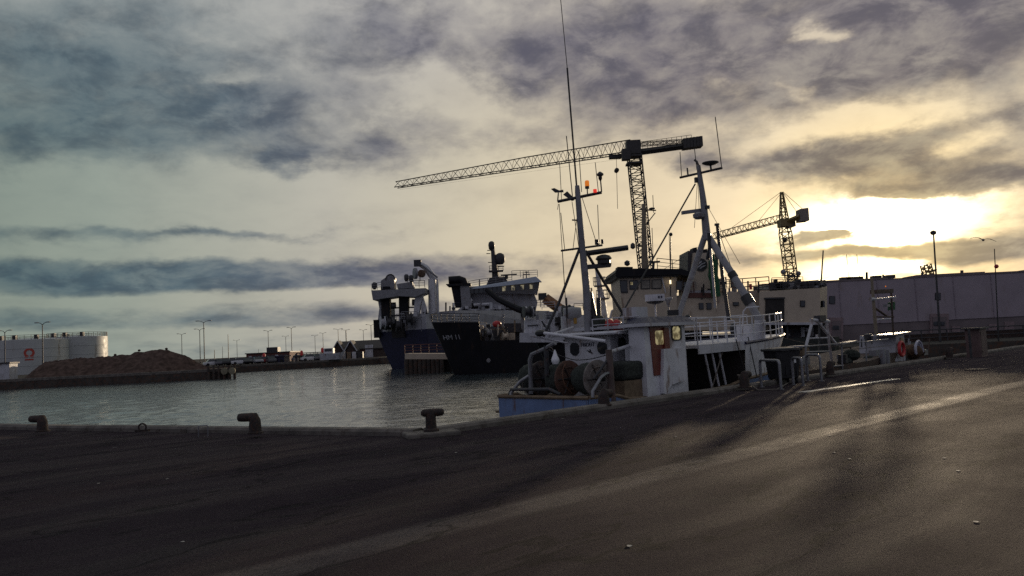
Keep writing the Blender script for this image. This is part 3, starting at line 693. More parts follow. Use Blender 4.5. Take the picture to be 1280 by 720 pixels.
MB().path([B(*BP(694,443,a=.35)), B(*BP(690,435,a=.35)), B(*BP(684,433,a=.5))], .012, 5).build('rope', ROPE, by)
def rope(label, pts, r=.016, m_=None, sag=.15, name='mooring_rope'):
    full = []
    for p, q in zip(pts, pts[1:]):
        for i in range(8):
            f = i/8; full.append(p.lerp(q, f) - Z3*sag*4*f*(1-f))
    full.append(pts[-1]); o = MB().path(full, r, 6).build(name, m_ or ROPE, None, True); return tag(o, label, 'rope', 'mooring ropes')
rope('long mooring rope running from the white bow across to the quay bollard', [B(13.2,2.2,1.5), W(1046,433,31.0)], .014, sag=.1)
rope('dark rope hanging down the white bow beside the dark opening', [B(*BP(920,424,b=-.02)), B(*BP(932,470,b=-.12))], .016, BLACKP, 0)
rope('dark rope hanging down the white bow, the one nearer the stem', [B(*BP(935,421,b=.06)), B(*BP(946,471,b=-.1))], .018, BLACKP, 0)
rope('slack rope strung from the deckhouse to the brown gallows post', [B(*BP(686,437,a=1.0)), B(*BP(720,450,a=1.2)), B(*BP(762,442,a=1.5))], .014, BLACKP, .05)
rope('rope lying along the rail past the wheelhouse side screen', [Wb(806,438,.2), Wb(860,436,.2), Wb(905,431,.05)], .010, BLACKP, .02)
# ------------------------------------------------------------------ quay furniture
def bollard_mesh(px, py0, py1, dirn, label, hook=.30, r=.115, base=False):
    p = G(px, py1, .12); p.z = .10; h = W(px, py0, p.y).z - .10
    t = thing('bollard', label, 'bollard', p, 'rusty mooring bollards along the quay edge')
    dv = V(dirn).normalized()
    if base:
        m = MB(); m.lathe([(r*1.5,0),(r*1.45,.03),(r*1.05,.05),(r*.98,h*.5),(r*1.0,h*.72),(r*.9,h*.9),(r*.6,h*.99)], p, Z3, 16)
        m.build('post', RUST, t, True)
        hd = MB(); hz = h - r*.72
        hd.lathe([(.03,-.03-r*1.5),(r*.66,-r*1.45),(r*.74,-r*1.0),(r*.74,hook*.55),(r*.66,hook*.9),(r*.5,hook),(.02,hook+.015)], p + Z3*hz, dv, 14); hd.build('head', RUST, t, True)
    else:
        pts = [p, p + Z3*h*.35, p + Z3*h*.60, p + Z3*(h*.78) + dv*r*.25, p + Z3*(h - r*.80) + dv*r*.9]
        MB().path(pts, r*1.12, 14, r*.86).build('post', RUST, t, True)
        hd = MB(); hd.lathe([(.03,-r*.95),(r*.6,-r*.9),(r*.78,-r*.5),(r*.76,hook*.9),(r*.68,hook+r*.25),(.03,hook+r*.36)], p + Z3*(h - r*.76) + dv*r*.5, dv, 14); hd.build('head', RUST, t, True)
    fl = MB(); fl.lathe([(r*1.45,-.02),(r*1.45,.012),(r*1.3,.022)], p, Z3, 18); fl.build('base_plate', RUST, t, True)
    if base:
        bl = MB(); ax = (V((.9,.3,0)).normalized(), V((-.3,.9,0)).normalized(), Z3)
        bl.box(p - Z3*.06, (1.0,.62,.10), ax); o = bl.build('concrete_base', CONC, t); b_ = o.modifiers.new('edge', 'BEVEL'); b_.width = .03; b_.segments = 2
    return t
bollard_mesh(53, 519, 537.5, (-.9,.35,0), 'hooked iron bollard on the kerb at the far end of the open quay edge', .30)
bollard_mesh(319, 516, 539.5, (-.95,.2,0), 'hooked iron bollard on the kerb in the middle of the open quay edge', .27)
bollard_mesh(539, 511, 537, (.95,.2,0), 'rusty bollard on a concrete pad at the corner of the quay', .24, .10, True)
bollard_mesh(755, 487, 505, (.7,.6,0), 'dark bollard on the kerb at the stern of the fishing boat', .16, .13)
bollard_mesh(931, 464, 483, (.7,.6,0), 'dark rope wrapped bollard beside the white bow of the fishing boat', .16, .13)
bollard_mesh(1038, 451, 467, (.7,.6,0), 'bollard on the kerb just past the black waste bin', .16, .12)
bollard_mesh(1187, 434, 446, (.7,.6,0), 'last bollard along the kerb, beyond the small fishing boat', .18, .14)
rg = MB(); p = G(178, 537, .12); p.z = .15
rg.path([p + V((math.cos(w)*.085, 0, .02 + math.sin(w)*.085)) for w in [2*math.pi*k/16 for k in range(16)]], .02, 7, closed=True)
o = rg.build('mooring_ring', RUST, None, True); tag(o, 'small iron mooring ring standing on the quay kerb', 'mooring ring')
MB().box(p - Z3*.05, (.30,.12,.05)).build('ring_plate', RUST, o)
p = G(254, 540, .1); o = MB().path([p + V((-.10,.0,-.1)), p + V((-.10,0,.12)), p + V((-.085,0,.135)), p + V((.085,0,.135)), p + V((.10,0,.12)), p + V((.10,0,-.1))], .012, 6).build('ladder_handle', GALV, None, True)
tag(o, 'thin grey ladder handle rising above the quay kerb', 'ladder handle')
# mooring line coils round the bollards
p = G(931, 483, 0); rc = MB()
for k in range(5): rc.path([p + V((math.cos(w)*(.14+.012*k), math.sin(w)*(.14+.012*k), .20 + .035*k + .01*math.sin(3*w))) for w in [2*math.pi*i/18 for i in range(18)]], .02, 6, closed=True)
o = rc.build('rope_coil', ROPE, None, True); tag(o, 'rope wound round the bollard beside the white bow', 'rope')
rope('rope from the stern bollard to the boat rail', [G(755,500,0)+Z3*.3, B(.2,1.1,.15)], .016, sag=.04)
rope('loose rope lying on the quay by the steel hoops', [G(935,484,0)+Z3*.12, G(948,489,0)+Z3*.03, G(972,488,0)+Z3*.03, G(985,481,0)+Z3*.05], .018, sag=.0)
# wheeled waste container
p0, p1 = G(958, 482), G(997, 478); ctr = (p0 + p1)/2 + U*.1; ctr.z = 0
wb_ = thing('waste_bin', 'large black wheeled waste bin with a flat lid at the bow of the fishing boat', 'waste bin', ctr)
e1 = V((.965,.26,0)).normalized(); e2 = V((-.26,.965,0)); BX = (e1, e2, Z3)
def frus(z0, z1, w0, d0, w1, d1):
    q = []
    for z, w, d_ in ((z0,w0,d0),(z1,w1,d1)):
        q += [ctr + e1*sx*w/2 + e2*sy*d_/2 + Z3*z for sx, sy in ((-1,-1),(1,-1),(1,1),(-1,1))]
    return q
o = MB().hexa(frus(.16, 1.02, .70, .58, .86, .72)).build('body', BLACKP, wb_); bv = o.modifiers.new('edge','BEVEL'); bv.width = .04; bv.segments = 3
o = MB().hexa(frus(1.0, 1.06, .95, .80, .96, .82)).build('rim', BLACKP, wb_); bv = o.modifiers.new('edge','BEVEL'); bv.width = .02; bv.segments = 2
ld = MB(); rows_ = []
for i in range(7):
    f = i/6; y_ = (f-.5)*.80
    rows_.append([ctr + e1*x_*.95 + e2*y_ + Z3*(1.075 + .05*(1-(2*f-1)**2)*(1 - (2*x_)**4)) for x_ in (-.5,-.47,-.3,0,.3,.47,.5)])
ld.loft(rows_, ring=False); lo = ld.build('lid', BLACKP, wb_, True); sl = lo.modifiers.new('thick','SOLIDIFY'); sl.thickness = .025
MB().path([ctr - e1*.3 - e2*.44 + Z3*1.02, ctr - e1*.3 - e2*.50 + Z3*1.02, ctr + e1*.3 - e2*.50 + Z3*1.02, ctr + e1*.3 - e2*.44 + Z3*1.02], .018, 6).build('handle', BLACKP, wb_)
MB().box(ctr + e1*.22 - e2*.335 + Z3*.72, (.07,.012,.17), BX).build('sticker', mat('sticker_white', (.6,.6,.6), .5), wb_)
for i in range(4):
    MB().box(ctr + e1*(-.27+.18*i) - e2*.322 + Z3*.55, (.025,.02,.6), BX).build('rib', BLACKP, wb_)
for sx in (-1,1):
    for sy in (-1,1):
        MB().lathe([(.02,-.03),(.085,-.025),(.09,0),(.085,.025),(.02,.03)], ctr + e1*sx*.28 + e2*sy*.22 + Z3*.09, e1, 14).build('wheel', TYRE, wb_, True)
# bent pipe guards
def hoop(pa, pb, h, label):
    pa.z = pb.z = 0; t = (pb-pa).normalized(); r = .11
    pts = [pa]
    for k in range(6): w = math.pi/2*k/5; pts.append(pa + t*(r - r*math.cos(w)) + Z3*(h - r + r*math.sin(w)))
    for k in range(6): w = math.pi/2*(1-k/5); pts.append(pb - t*(r - r*math.cos(w)) + Z3*(h - r + r*math.sin(w)))
    pts.append(pb); o = MB().path(pts, .042, 10).build('pipe_guard', GALV, None, True); tag(o, label, 'pipe guard', 'bent pipe guards on the quay')
    for p_ in (pa, pb): MB().lathe([(.09,.0),(.09,.012),(.05,.016)], p_, Z3, 12).build('foot_plate', GALV, o, True)
hoop(G(952,484), G(976.5,487), .80, 'bent pipe guard standing in front of the black waste bin')
hoop(G(992,481), G(1004,482), .80, 'bent pipe guard standing at the far side of the black waste bin')
hoop(G(1010,476), G(1027,476.5), .82, 'bent pipe guard standing nearest the bollard past the waste bin')
# things by the bin
p = G(1001, 468); p.z = 0
cb = thing('fish_tub', 'stack of brown and grey fish tubs behind the black waste bin', 'fish tub', p)
for i, (w_, m_) in enumerate(((.62,WOOD),(.60,GREY),(.58,WOOD))):
    o = MB().box(p + Z3*(.17+.33*i) + V((.02*i,.03*i,0)), (w_,.5,.31), (U, N, Z3)).build('tub', m_, cb); bv = o.modifiers.new('edge','BEVEL'); bv.width = .03; bv.segments = 2
MB().box(p + Z3*1.02, (.66,.54,.05), (U, N, Z3)).build('tub_lid', WHITE2, cb)
# worn white painted line on the asphalt
def strip(pa, pb, w, name, m_, z=.004):
    t = (pb-pa).normalized(); n = V((-t.y,t.x,0))*w/2; pa.z = pb.z = z
    mb = MB(); K = 24; r_ = []
    for i in range(K+1):
        f = i/K; c = pa.lerp(pb, f); jw = .7 + .5*mnoise.noise(V((f*9, 1.3, 0))); r_.append([c - n*jw, c + n*(.8 + .4*mnoise.noise(V((f*7,5.1,0))))])
    return mb.loft(r_, cap=False, ring=False).build(name, m_, kind='structure')
LINEM = mat('worn_white_paint', (.55,.53,.48), .30, var=.3, scale=2, rust=.5, rustc=(.07,.065,.06), bmp=.3, bscale=14, spec=.6)
strip(G(1002,490.5), G(1122,473.5), .34, 'road_marking', LINEM)
# drain cover
p = G(1222, 462); o = MB().box(V((p.x,p.y,.012)), (.8,.6,.03), (U, N, Z3)).build('manhole_cover', RUST, None); tag(o, 'dark iron manhole cover lying in the asphalt near the kerb', 'manhole cover')
# scraps blown over the asphalt
SCR = mat('paper_scrap', (.34,.32,.28), .8, var=.2)
for i, (x, y, lab) in enumerate([(123,604.5,'pale scrap lying alone on the dark asphalt near the open quay edge'),(209,599,'thin pale scrap on the asphalt below the mooring ring'),(228,678,'pale scrap on the nearest dark asphalt'),
                                 (1043,566,'white scrap on the pale stripe across the asphalt'),(1140,497,'tiny white scrap on the sunlit asphalt past the bright strip'),(1180,573,'pale scrap lying right of the pale stripe'),
                                 (845,546,'pale flat scrap in the long shadow'),(1037,545,'white scrap beside the pale stripe near the shadow tip'),(1062,574,'white crumpled scrap in the sunlit asphalt'),(786,683,'tiny pale scrap on the near asphalt'),
                                 (1220,653,'white scrap on the sunlit near asphalt'),(570,566,'white scrap on the asphalt near the corner bollard'),(1198,589,'yellowish scrap on the sunlit asphalt')]):
    p = G(x, y); q = [V((p.x,p.y,.003)) + V((math.cos(w)*(.014+.016*random.random()), math.sin(w)*(.014+.02*random.random()), random.random()*.003)) for w in [2*math.pi*k/7 for k in range(7)]]
    o = MB().prism(q, (0,0,.0025)).build('paper_scrap', SCR, None); tag(o, lab, 'scrap', 'scraps on the asphalt')
# ------------------------------------------------------------------ ships across the basin
def hull_loft(name, m_, parent, o, T, S, st, wz=WZ):
    """stations: (along, half beam, deck height, waterline offset along, half beam at the waterline)"""
    rows = []
    for a, hb, z, da, wb in st:
        p = o + T*a; w = o + T*(a+da)
        zb = wz - .8
        rows.append([p - S*hb + Z3*z, p.lerp(w,.55) - S*(hb*.5+wb*.5) + Z3*(z*.45+zb*.55), w - S*wb + Z3*zb, w + S*wb + Z3*zb, p.lerp(w,.55) + S*(hb*.5+wb*.5) + Z3*(z*.45+zb*.55), p + S*hb + Z3*z])
    return MB().loft(rows).build(name, m_, parent, True)
def railpx(name, pts, d, h, every, m_, parent, r=.03, levels=3): return rail(name, [W(x, y, d) for x, y in pts], h, every, m_, parent, r, levels)

TRW = mat('grey_white_paint', (.33,.33,.36), .55, var=.15, scale=.6, rust=.35, rustc=(.14,.10,.08), streak=True)  # greyer and darker than the dull white paint
# blue and white trawler
tr = thing('trawler', 'large blue and white trawler with a stern gantry and tall radar mast across the basin', 'trawler', V((-17,122,WZ)))
T = V((.6,.8,0)); S = V((.8,-.6,0)); o0 = V((-17.2,121.7,0))
hull_loft('hull', NAVY, tr, o0, T, S, [(0,5.3,4.4,2.2,4.0),(3,5.6,4.4,1.0,5.2),(12,5.8,4.5,0,5.6),(28,5.6,4.9,0,5.2),(38,3.4,6,-.8,2.4),(43,.3,7,-2,.1)])
def tp(a, s, z): return o0 + T*a + S*s + Z3*z
bw = MB()
bw.prism([tp(.1,-5.3,4.4), tp(.1,-3.4,4.4), tp(.1,-3.4,8.1), tp(.1,-4.6,8.1), tp(.1,-5.0,6.4)], T*2.2)
bw.prism([tp(.1,-2.0,4.4), tp(.1,2.2,4.4), tp(.1,2.2,6.0), tp(.1,-2.0,6.0)], T*.5)
bw.prism([tp(.1,2.2,4.4), tp(.1,5.3,4.4), tp(.1,5.3,6.3), tp(.1,2.2,6.3)], T*.6)
bw.build('stern_bulwark', TRW, tr)
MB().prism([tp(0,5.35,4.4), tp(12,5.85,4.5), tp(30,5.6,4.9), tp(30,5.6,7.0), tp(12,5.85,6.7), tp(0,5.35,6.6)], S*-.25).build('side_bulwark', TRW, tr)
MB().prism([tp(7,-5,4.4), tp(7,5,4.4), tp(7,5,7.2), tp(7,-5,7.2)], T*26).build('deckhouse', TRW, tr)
for k in range(5): MB().box(tp(9+k*3.4,5.02,6.3), (1.9,.12,.5), (T,S,Z3)).build('window', GLASS, tr)
MB().prism([tp(-.05,-1.9,3.4), tp(-.05,.8,3.4), tp(-.05,.8,5.6), tp(-.05,-1.9,5.6)], T*.3).build('stern_ramp', DARK, tr)
# gantry over the stern
for (x0, y0, x1, y1, x2, y2, m_) in ((476,358,487,358,484,412,BLACK),(498,356,511,356,506,409,BLACK)):
    q = [(x0,y0),(x1,y1),(x2+3.5,y2),(x2-7,y2)]
    slab(MB(), q, 121.5, 1.5).build('gantry_leg', m_, tr)
slab(MB(), [(471,368),(476,366),(484,415),(479,414)], 123.5, .8).build('gantry_leg', WHITE2, tr)
slab(MB(), [(519,370),(529,368),(522,398),(516,400)], 121, 1.4).build('gantry_leg', WHITE2, tr)
slab(MB(), [(529,372),(533,385),(531,396),(527,396),(526,385)], 121, .8).build('gantry_bracket', WHITE2, tr)
slab(MB(), [(464,363),(532,360),(531.5,366),(519,371),(498,370),(466,375)], 120, 4.5).build('gantry_platform', GREY, tr)
slab(MB(), [(476,351),(489,342),(493,347),(493,361),(476,362)], 122, 2).build('gantry_winch', GREY, tr)
slab(MB(), [(496,355),(515,352),(517,360),(497,361)], 121, 2).build('gantry_winch', GREY, tr)
MB().path([W(488+6*math.cos(w), 350-7*math.sin(w), 122) for w in [math.pi*k/9 for k in range(10)]], .10, 6).build('guard_hoop', DGREY, tr)
railpx('railing', [(465,363),(478,361)], 120, 1.0, .9, GREY, tr, .05); railpx('railing', [(510,360),(531,359.5)], 120, 1.1, .9, GREY, tr, .05)
for y in (385, 395, 372): MB().tube(W(487,y,123), W(520,y-1,123), .13, n=6).build('gantry_crossbar', GREY, tr)
for x, y in ((492,382),(518,378),(531,391)): MB().lathe([(.05,-.4),(.5,-.35),(.5,.35),(.05,.4)], W(x,y,121.5), (1,.2,0), 12).build('hanging_block', DGREY, tr, True)
for x, y in ((468,357),(508,347),(514,348)): MB().lathe([(.2,-.6),(.35,-.3),(.35,.3),(.2,.5)], W(x,y,121), Z3, 10).build('floodlight', DGREY, tr, True)
MB().box(W(471.5,411,124.2), (1.0,.6,2.8)).build('stern_fender', BLACK, tr)
# knuckle crane
cr = MB(); cr.tube(W(541.5,412,124), W(540,349,124), .72, .62, 10); crane = cr.build('deck_crane', WHITE, tr, True)
MB().tube(W(548,410,123.5), W(546.5,349,123.5), .20, n=8).build('crane_cylinder', WHITE2, crane)
MB().path([W(544,350,124), W(532,334,123.6), W(523,329,123)], .62, 8, .38).build('crane_jib', WHITE, crane, True)
MB().tube(W(547,347,123), W(527,331,122.6), .14, n=6).build('crane_cylinder', GREY, crane)
MB().box(W(522,329,123), (1.1,.7,1.0)).build('crane_tip', DGREY, crane)
MB().lathe([(.05,-.25),(.85,-.2),(.85,.2),(.05,.25)], W(519,342,122.5), (.9,.4,0), 16).build('crane_sheave', GREY, crane, True)
MB().lathe([(.05,-.3),(.6,-.25),(.6,.25),(.05,.3)], W(527,342,123), (.5,.8,0), 14).build('crane_sheave', mat('brown_sheave', (.12,.075,.05), .7), crane, True)
MB().tube(W(525,346,122.6), W(525,352,122.6), .07, n=6).build('crane_hook', DGREY, crane)
# funnel, superstructure, bridge
fu = slab(MB(), [(563.5,356),(575,356),(577,384),(569,384)], 141, 3).build('funnel', BLACK, tr)
slab(MB(), [(575,356),(586.5,355.5),(588,372),(590,384),(577,384)], 140.5, 3.4).build('funnel_casing', GREY, fu)
slab(MB(), [(557,355),(588,353.5),(588,356.5),(559,357.5)], 140, 4).build('funnel_deck', BLACK, fu)
pth = [W(561,350.5,141.5), W(574,349.5,141.5), W(579,351,141.5), W(580.5,356,141.5)]
MB().path(pth, .72, 10).build('exhaust_pipe', BLACK, fu, True)
MB().path([W(561,352.5,142.6), W(574,352,142.6), W(577,357,142.6)], .5, 8).build('exhaust_pipe', BLACK, fu, True)
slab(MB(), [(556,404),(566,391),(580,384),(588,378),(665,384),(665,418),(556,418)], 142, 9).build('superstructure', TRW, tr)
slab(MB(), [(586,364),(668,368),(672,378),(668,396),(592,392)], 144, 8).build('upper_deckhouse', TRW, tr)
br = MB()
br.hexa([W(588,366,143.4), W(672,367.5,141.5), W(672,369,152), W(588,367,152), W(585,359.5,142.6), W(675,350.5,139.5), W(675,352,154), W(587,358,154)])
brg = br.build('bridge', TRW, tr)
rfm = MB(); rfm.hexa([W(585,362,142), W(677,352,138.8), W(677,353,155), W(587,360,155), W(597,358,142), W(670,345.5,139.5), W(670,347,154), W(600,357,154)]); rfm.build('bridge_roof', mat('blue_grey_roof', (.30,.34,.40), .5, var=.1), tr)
SKYGLOW = glowmat('sky_glow_pane', (.01,.01,.01), (.60,.52,.33), .36, 1.6)  # emission stands in for sky showing through the bridge windows
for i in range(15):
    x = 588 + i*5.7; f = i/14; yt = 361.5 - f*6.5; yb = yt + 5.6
    glow_ = i in (2,7,9,10,11,12,13,14)
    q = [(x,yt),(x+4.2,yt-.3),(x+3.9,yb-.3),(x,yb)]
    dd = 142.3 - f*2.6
    slab(MB(), q, dd - .25, .3).build('bridge_window', SKYGLOW if glow_ and i % 2 else GLASS, brg)
railpx('railing', [(586,360),(600,357.5),(640,352)], 143, 1.2, 1.6, GREY, tr, .05); railpx('railing', [(640,347),(672,346)], 141, 1.2, 1.6, GREY, tr, .05)
for x, y in ((599,358),(654,348)): MB().tube(W(x,y,142), W(x,y-9,142), .10, .05, 6).build('roof_antenna', DGREY, tr)
mm = slab(MB(), [(607,358),(612,347),(631,346),(638,357)], 144, 4).build('mast_base', DGREY, tr)
ms = MB().path([W(620,350,145), W(618,330,145), W(615,304,145)], .72, 8, .30).build('radar_mast', DGREY, tr, True)
MB().box(W(620,339,144.5), (2.6,1.6,.25)).build('mast_platform', DGREY, ms); railpx('mast_railing', [(612,338.5),(629,338.5)], 143.8, .9, .8, DGREY, ms, .05, 2)
MB().lathe([(.35,-.8),(.55,-.6),(.62,.1),(.5,.6),(.2,.8)], W(614.5,307,145), Z3, 14).build('satellite_dome', BLACKP, ms, True)
MB().lathe([(.5,-1.1),(.85,-.7),(.95,.1),(.75,.7),(.3,.98)], W(625,323,145), Z3, 16).build('satellite_dome', DGREY, ms, True)
MB().path([W(617,329,145), W(621,329,145), W(625,330,145)], .15, 6).build('dome_arm', DGREY, ms)
MB().box(W(636,343.5,143), (2.9,.3,.22)).build('radar_arm', BLACKP, ms); MB().lathe([(.3,-.4),(.32,.2)], W(633,346,143), Z3, 10).build('radar_motor', BLACKP, ms)
MB().box(W(626,333,144), (1.2,.2,.16)).build('radar_arm', BLACKP, ms)
for x0, y0, x1, y1 in ((609,313,614,313),(608,317,613,317),(610,328,616,328)): MB().tube(W(x0,y0,145), W(x1,y1,145), .08, n=5).build('mast_bracket', DGREY, ms)
am = MB().tube(W(658,354,143), W(658,339,143), .14, .08, 6).build('antenna_mast', DGREY, tr)
for y, w_ in ((340,2.4),(343,4.5),(350,4.5)): MB().tube(W(658-w_,y,143), W(658+w_,y,143), .08, n=5).build('crossbar', DGREY, am)
MB().ball(W(668,351,141), .5, 10).build('searchlight', BLACKP, tr, True); MB().tube(W(668,352,141), W(668,357,141), .15, n=6).build('searchlight_post', DGREY, tr)
# pipework on the boat deck
for x, y, x1, y1 in ((570,392,590,374),(588,374,586,404),(586,388,614,388),(600,388,600,404),(614,378,614,404),(592,381,612,380),(555,404,568,392)):
    MB().tube(W(x,y,141), W(x1,y1,141), .28, n=6).build('deck_pipe', WHITE2, tr)
for x0, y0, x1, y1 in ((590,379,598,390),(602,382,611,391),(618,386,628,398),(632,380,640,394),(595,396,607,403),(645,398,655,410),(570,399,582,405)): rectpx(MB(), x0, y0, x1, y1, 141.8, .3).build('recess_shade', DARK, tr)  # flat dark panels, the shade of recesses put on as colour
MB().ball(W(567,396,141), 1.3, 12, (1.2,1,.8)).build('capstan', GREY, tr, True)
railpx('railing', [(585,395),(640,393)], 140.5, 1.1, 1.4, WHITE2, tr, .06)

# dark hulled ship in front of it
bs = thing('cargo_ship', 'black hulled ship with raised dark bow lying in front of the blue trawler', 'ship', V((-6,88,WZ)))
T2 = V((.97,.243,0)); S2 = V((-.243,.97,0)); o1 = W(540,405,86); o1.z = 0; BZ = W(543,405,86).z; MZ = W(640,425,88).z
st = [(0,.25,BZ+.15,2.5,.05),(.8,1.3,BZ+.08,2.1,.25),(2,2.5,BZ,1.6,1.2),(3.5,3.4,BZ-.1,.9,2.3),(4.4,3.7,BZ-.15,.6,2.8),(4.45,3.7,MZ+.1,.6,2.8),(7,4.2,MZ,.2,3.8),(14,4.3,MZ,0,4.1),(26,4.2,MZ+.1,0,4.0),(30,3.4,MZ+.3,0,2.5)]
hull_loft('hull', BLACK, bs, o1, T2, S2, st)
def bp(a, s, z): return o1 + T2*a + S2*s + Z3*z
# boot topping just proud of the plating
rows_ = [[o1 + T2*(a+da*.93) - S2*(wb*1.012+.05+ (hb-wb)*.06) + Z3*(WZ+.75), o1 + T2*(a+da) - S2*(wb+.05) + Z3*(WZ-.5)] for a, hb, z, da, wb in st if a not in (4.4,)]
MB().loft(rows_, cap=False, ring=False).build('boot_topping', mat('red_antifouling', (.075,.022,.018), .7, var=.4, scale=1.5, rust=.4), bs)
MB().path([bp(a, -hb*1.0-.02, z+.03) for a, hb, z, da, wb in st[:5]], .08, 6).build('bulwark_rail', DGREY, bs)
rail('railing', [bp(a, -hb*.97, z+.05) for a, hb, z, da, wb in st[:5]], .9, .9, DGREY, bs, .035)
rail('railing', [bp(a, hb*.97, z+.05) for a, hb, z, da, wb in st[:5]], .9, .9, DGREY, bs, .035)
nx = W(566,422,84.6); st_pt = st[4]
q0 = bp(2.2,-2.0,0); 
lettering('HM 11', 'bow_number', .72, V((nx.x, 0, nx.z)) + V((0, (bp(2.9,-2.95,0)).y - .22, 0)), T2*.85 + S2*-.52, V((-.12,-.25,1)), mat('faded_white', (.34,.34,.36), .6), bs, .01, -.1)
MB().lathe([(.05,-.05),(.22,-.04),(.22,.04),(.05,.05)], bp(5.2,-3.75,.0), S2, 12).build('hawse_pipe', GREY, bs)
# deck gear
dk = lambda x0, y0, x1, y1, d, th, nm, m_: rectpx(MB(), x0, y0, x1, y1, d, th).build(nm, m_, bs)
dk(593,416,602,426,87,1.2,'deck_crate',WOOD); dk(602,414,606,426,88,1,'deck_crate',DGREY); dk(625,415,634,425,88,1.5,'deck_crate',WOOD); dk(635,416,644,425,88,1.5,'deck_crate',CREAM); dk(634.5,414,636,426,87.6,.3,'deck_post',DGREY)
dk(624,404,662,415,92,3,'deck_winch',DGREY); dk(612,411,632,412.5,87.5,.4,'deck_beam',WOOD); dk(590,411,603,412.5,87.5,.4,'deck_beam',CREAM)
MB().path([W(606,412,87.5), W(611,415,87.5), W(614,421,87.5), W(615,427,87.5)], .28, 8).build('vent_duct', GREY, bs, True)
cm = MB(); cm.ball(W(621,405,88.5), .42, 12, (1.2,1,.9)); cm.build('lifebuoy_canister', REDP, bs, True)
dk(654,425,666,437,86.5,.8,'rusty_fender',mat('rusty_plate',(.13,.065,.04),.8,var=.4,rust=.5))
bmm = MB().path([W(608,362,91), W(622,374,90), W(646,386,89), W(664,392,88.5)], .28, 8, .42).build('cargo_boom', BLACK, bs, True)
MB().box(W(660,390,88.5), (1.6,1.0,1.0)).build('boom_foot', BLACK, bs)
MB().tube(W(655,424,89), W(653,393,89), .22, n=8).build('boom_post', GREY, bs)
dk(602,412,690,425,93,4,'accommodation',DGREY)
MB().tube(W(629,425,88), W(629,392,88), .12, n=6).build('deck_pole', GREY, bs)

# small fittings that crowd the decks
rnd = random.Random(11)
def fit(parent, n, x0, x1, y0, y1, d_, mats, names, smin=1.5, smax=6):
    for k in range(n):
        x, y = rnd.uniform(x0, x1), rnd.uniform(y0, y1); kind = k % len(names); nm, mt = names[kind], mats[rnd.randrange(len(mats))]; dd = d_ + rnd.uniform(-.6,.6)
        if nm in ('deck_pipe', 'deck_post'):
            L = rnd.uniform(6, 16); tilt = rnd.choice((0, 0, 6, -6)) if nm == 'deck_pipe' else 0
            MB().tube(W(x, min(y+L*.5, y1+6), dd), W(x+tilt, y-L*.5, dd), d_*.0011, n=6).build(nm, mt, parent)
        elif nm == 'deck_rail': railpx(nm, [(x,y),(x+rnd.uniform(10,22),y-.6)], dd, d_*.009, d_*.02, mt, parent, d_*.0004, 3)
        elif nm == 'mooring_drum': MB().lathe([(.05,-.4),(1,-.38),(1,-.3),(.6,-.28),(.6,.28),(1,.3),(1,.38),(.05,.4)] if d_ > 100 else [(.03,-.3),(.45,-.28),(.45,-.2),(.3,-.2),(.3,.2),(.45,.2),(.45,.28),(.03,.3)], W(x,y,dd), (1,.3,0), 12).build(nm, mt, parent, True)
        else:
            w_, h_ = rnd.uniform(smin, smax), rnd.uniform(smin, smax*.8); MB().box(W(x,y,dd), (w_*d_/FPX, d_*.008, h_*d_/FPX)).build(nm, mt, parent)
fit(tr, 44, 556, 664, 384, 412, 140.3, [DARK, GREY, WHITE2, DGREY, WHITE2], ['vent_box','deck_pipe','locker','deck_rail','deck_post','davit'])
fit(tr, 16, 478, 540, 398, 408, 119.5, [DGREY, GREY, WHITE2], ['deck_post','locker','deck_rail','mooring_drum'])
fit(bs, 34, 592, 690, 406, 424, 86.6, [DARK, DGREY, GREY, WOOD, CREAM, BLACKP], ['deck_post','crate','deck_rail','mooring_drum','hatch_box','deck_pipe'])
# timber jetty between the two
jt = thing('timber_jetty', 'low timber jetty with pale fender plank between the black ship and the blue trawler', 'jetty', W(530,460,96))
rectpx(MB(), 506,442,574,449,95,5).build('deck', CREAM, jt)
for k in range(9): MB().tube(V((W(508+k*5.5,450,95.2).x,95.2,WZ-2)), W(508+k*5.5,449,95.2), .28, n=8).build('pile', WALL, jt)
rectpx(MB(), 506,449,576,470,96,4).build('pile_wall', DARK, jt)
railpx('railing', [(506,442),(556,440)], 95.3, 1.0, .9, mat('red_brown_rail', (.13,.05,.04), .7), jt, .05, 3)

# white vessel moored beyond the fishing boat
wv = thing('white_vessel', 'white workboat with an orange brown crane arm behind the fishing boat deckhouse', 'workboat', V((3,62,WZ)))
hull_loft('hull', BLACK, wv, V((1.6,62,0)), V((1,.1,0)), V((-.1,1,0)), [(0,.4,1.8,1.5,.1),(2,2.4,1.7,.8,1.4),(5,3.2,1.6,0,3),(16,3.2,1.5,0,3)])
dkv = lambda x0, y0, x1, y1, d, th, nm, m_: rectpx(MB(), x0, y0, x1, y1, d, th).build(nm, m_, wv)
hs = dkv(656,399,704,426,61,5,'deckhouse',WHITE); dkv(650,416,740,428,60,6,'bulwark',WHITE2)
for x, y in ((663,407),(670,406.5)): MB().box(W(x,y,60.95), (.44,.1,.09)).build('window_slit', GLASS, hs)
dkv(697,402,703,406,60.9,.3,'window',GLASS); dkv(682,390,704,400,63,3,'upper_deckhouse',GREY); dkv(684,394,690,400,62.9,.3,'window',GLASS)
MB().path([W(681,372.5,64), W(705,390,64)], .42, 4).build('crane_arm', ORANGE if False else mat('orange_brown_paint', (.19,.075,.02), .55, var=.25, rust=.3), wv)
MB().box(W(678,370.5,64), (.65,.7,.5)).build('crane_head', BLACKP, wv)
for x in (675.5, 680): MB().tube(W(x,373,64), W(x,384,64), .03, n=5).build('crane_rod', DGREY, wv)
MB().box(W(708,400,64), (1.3,1.2,2.2)).build('crane_pedestal', WHITE2, wv)
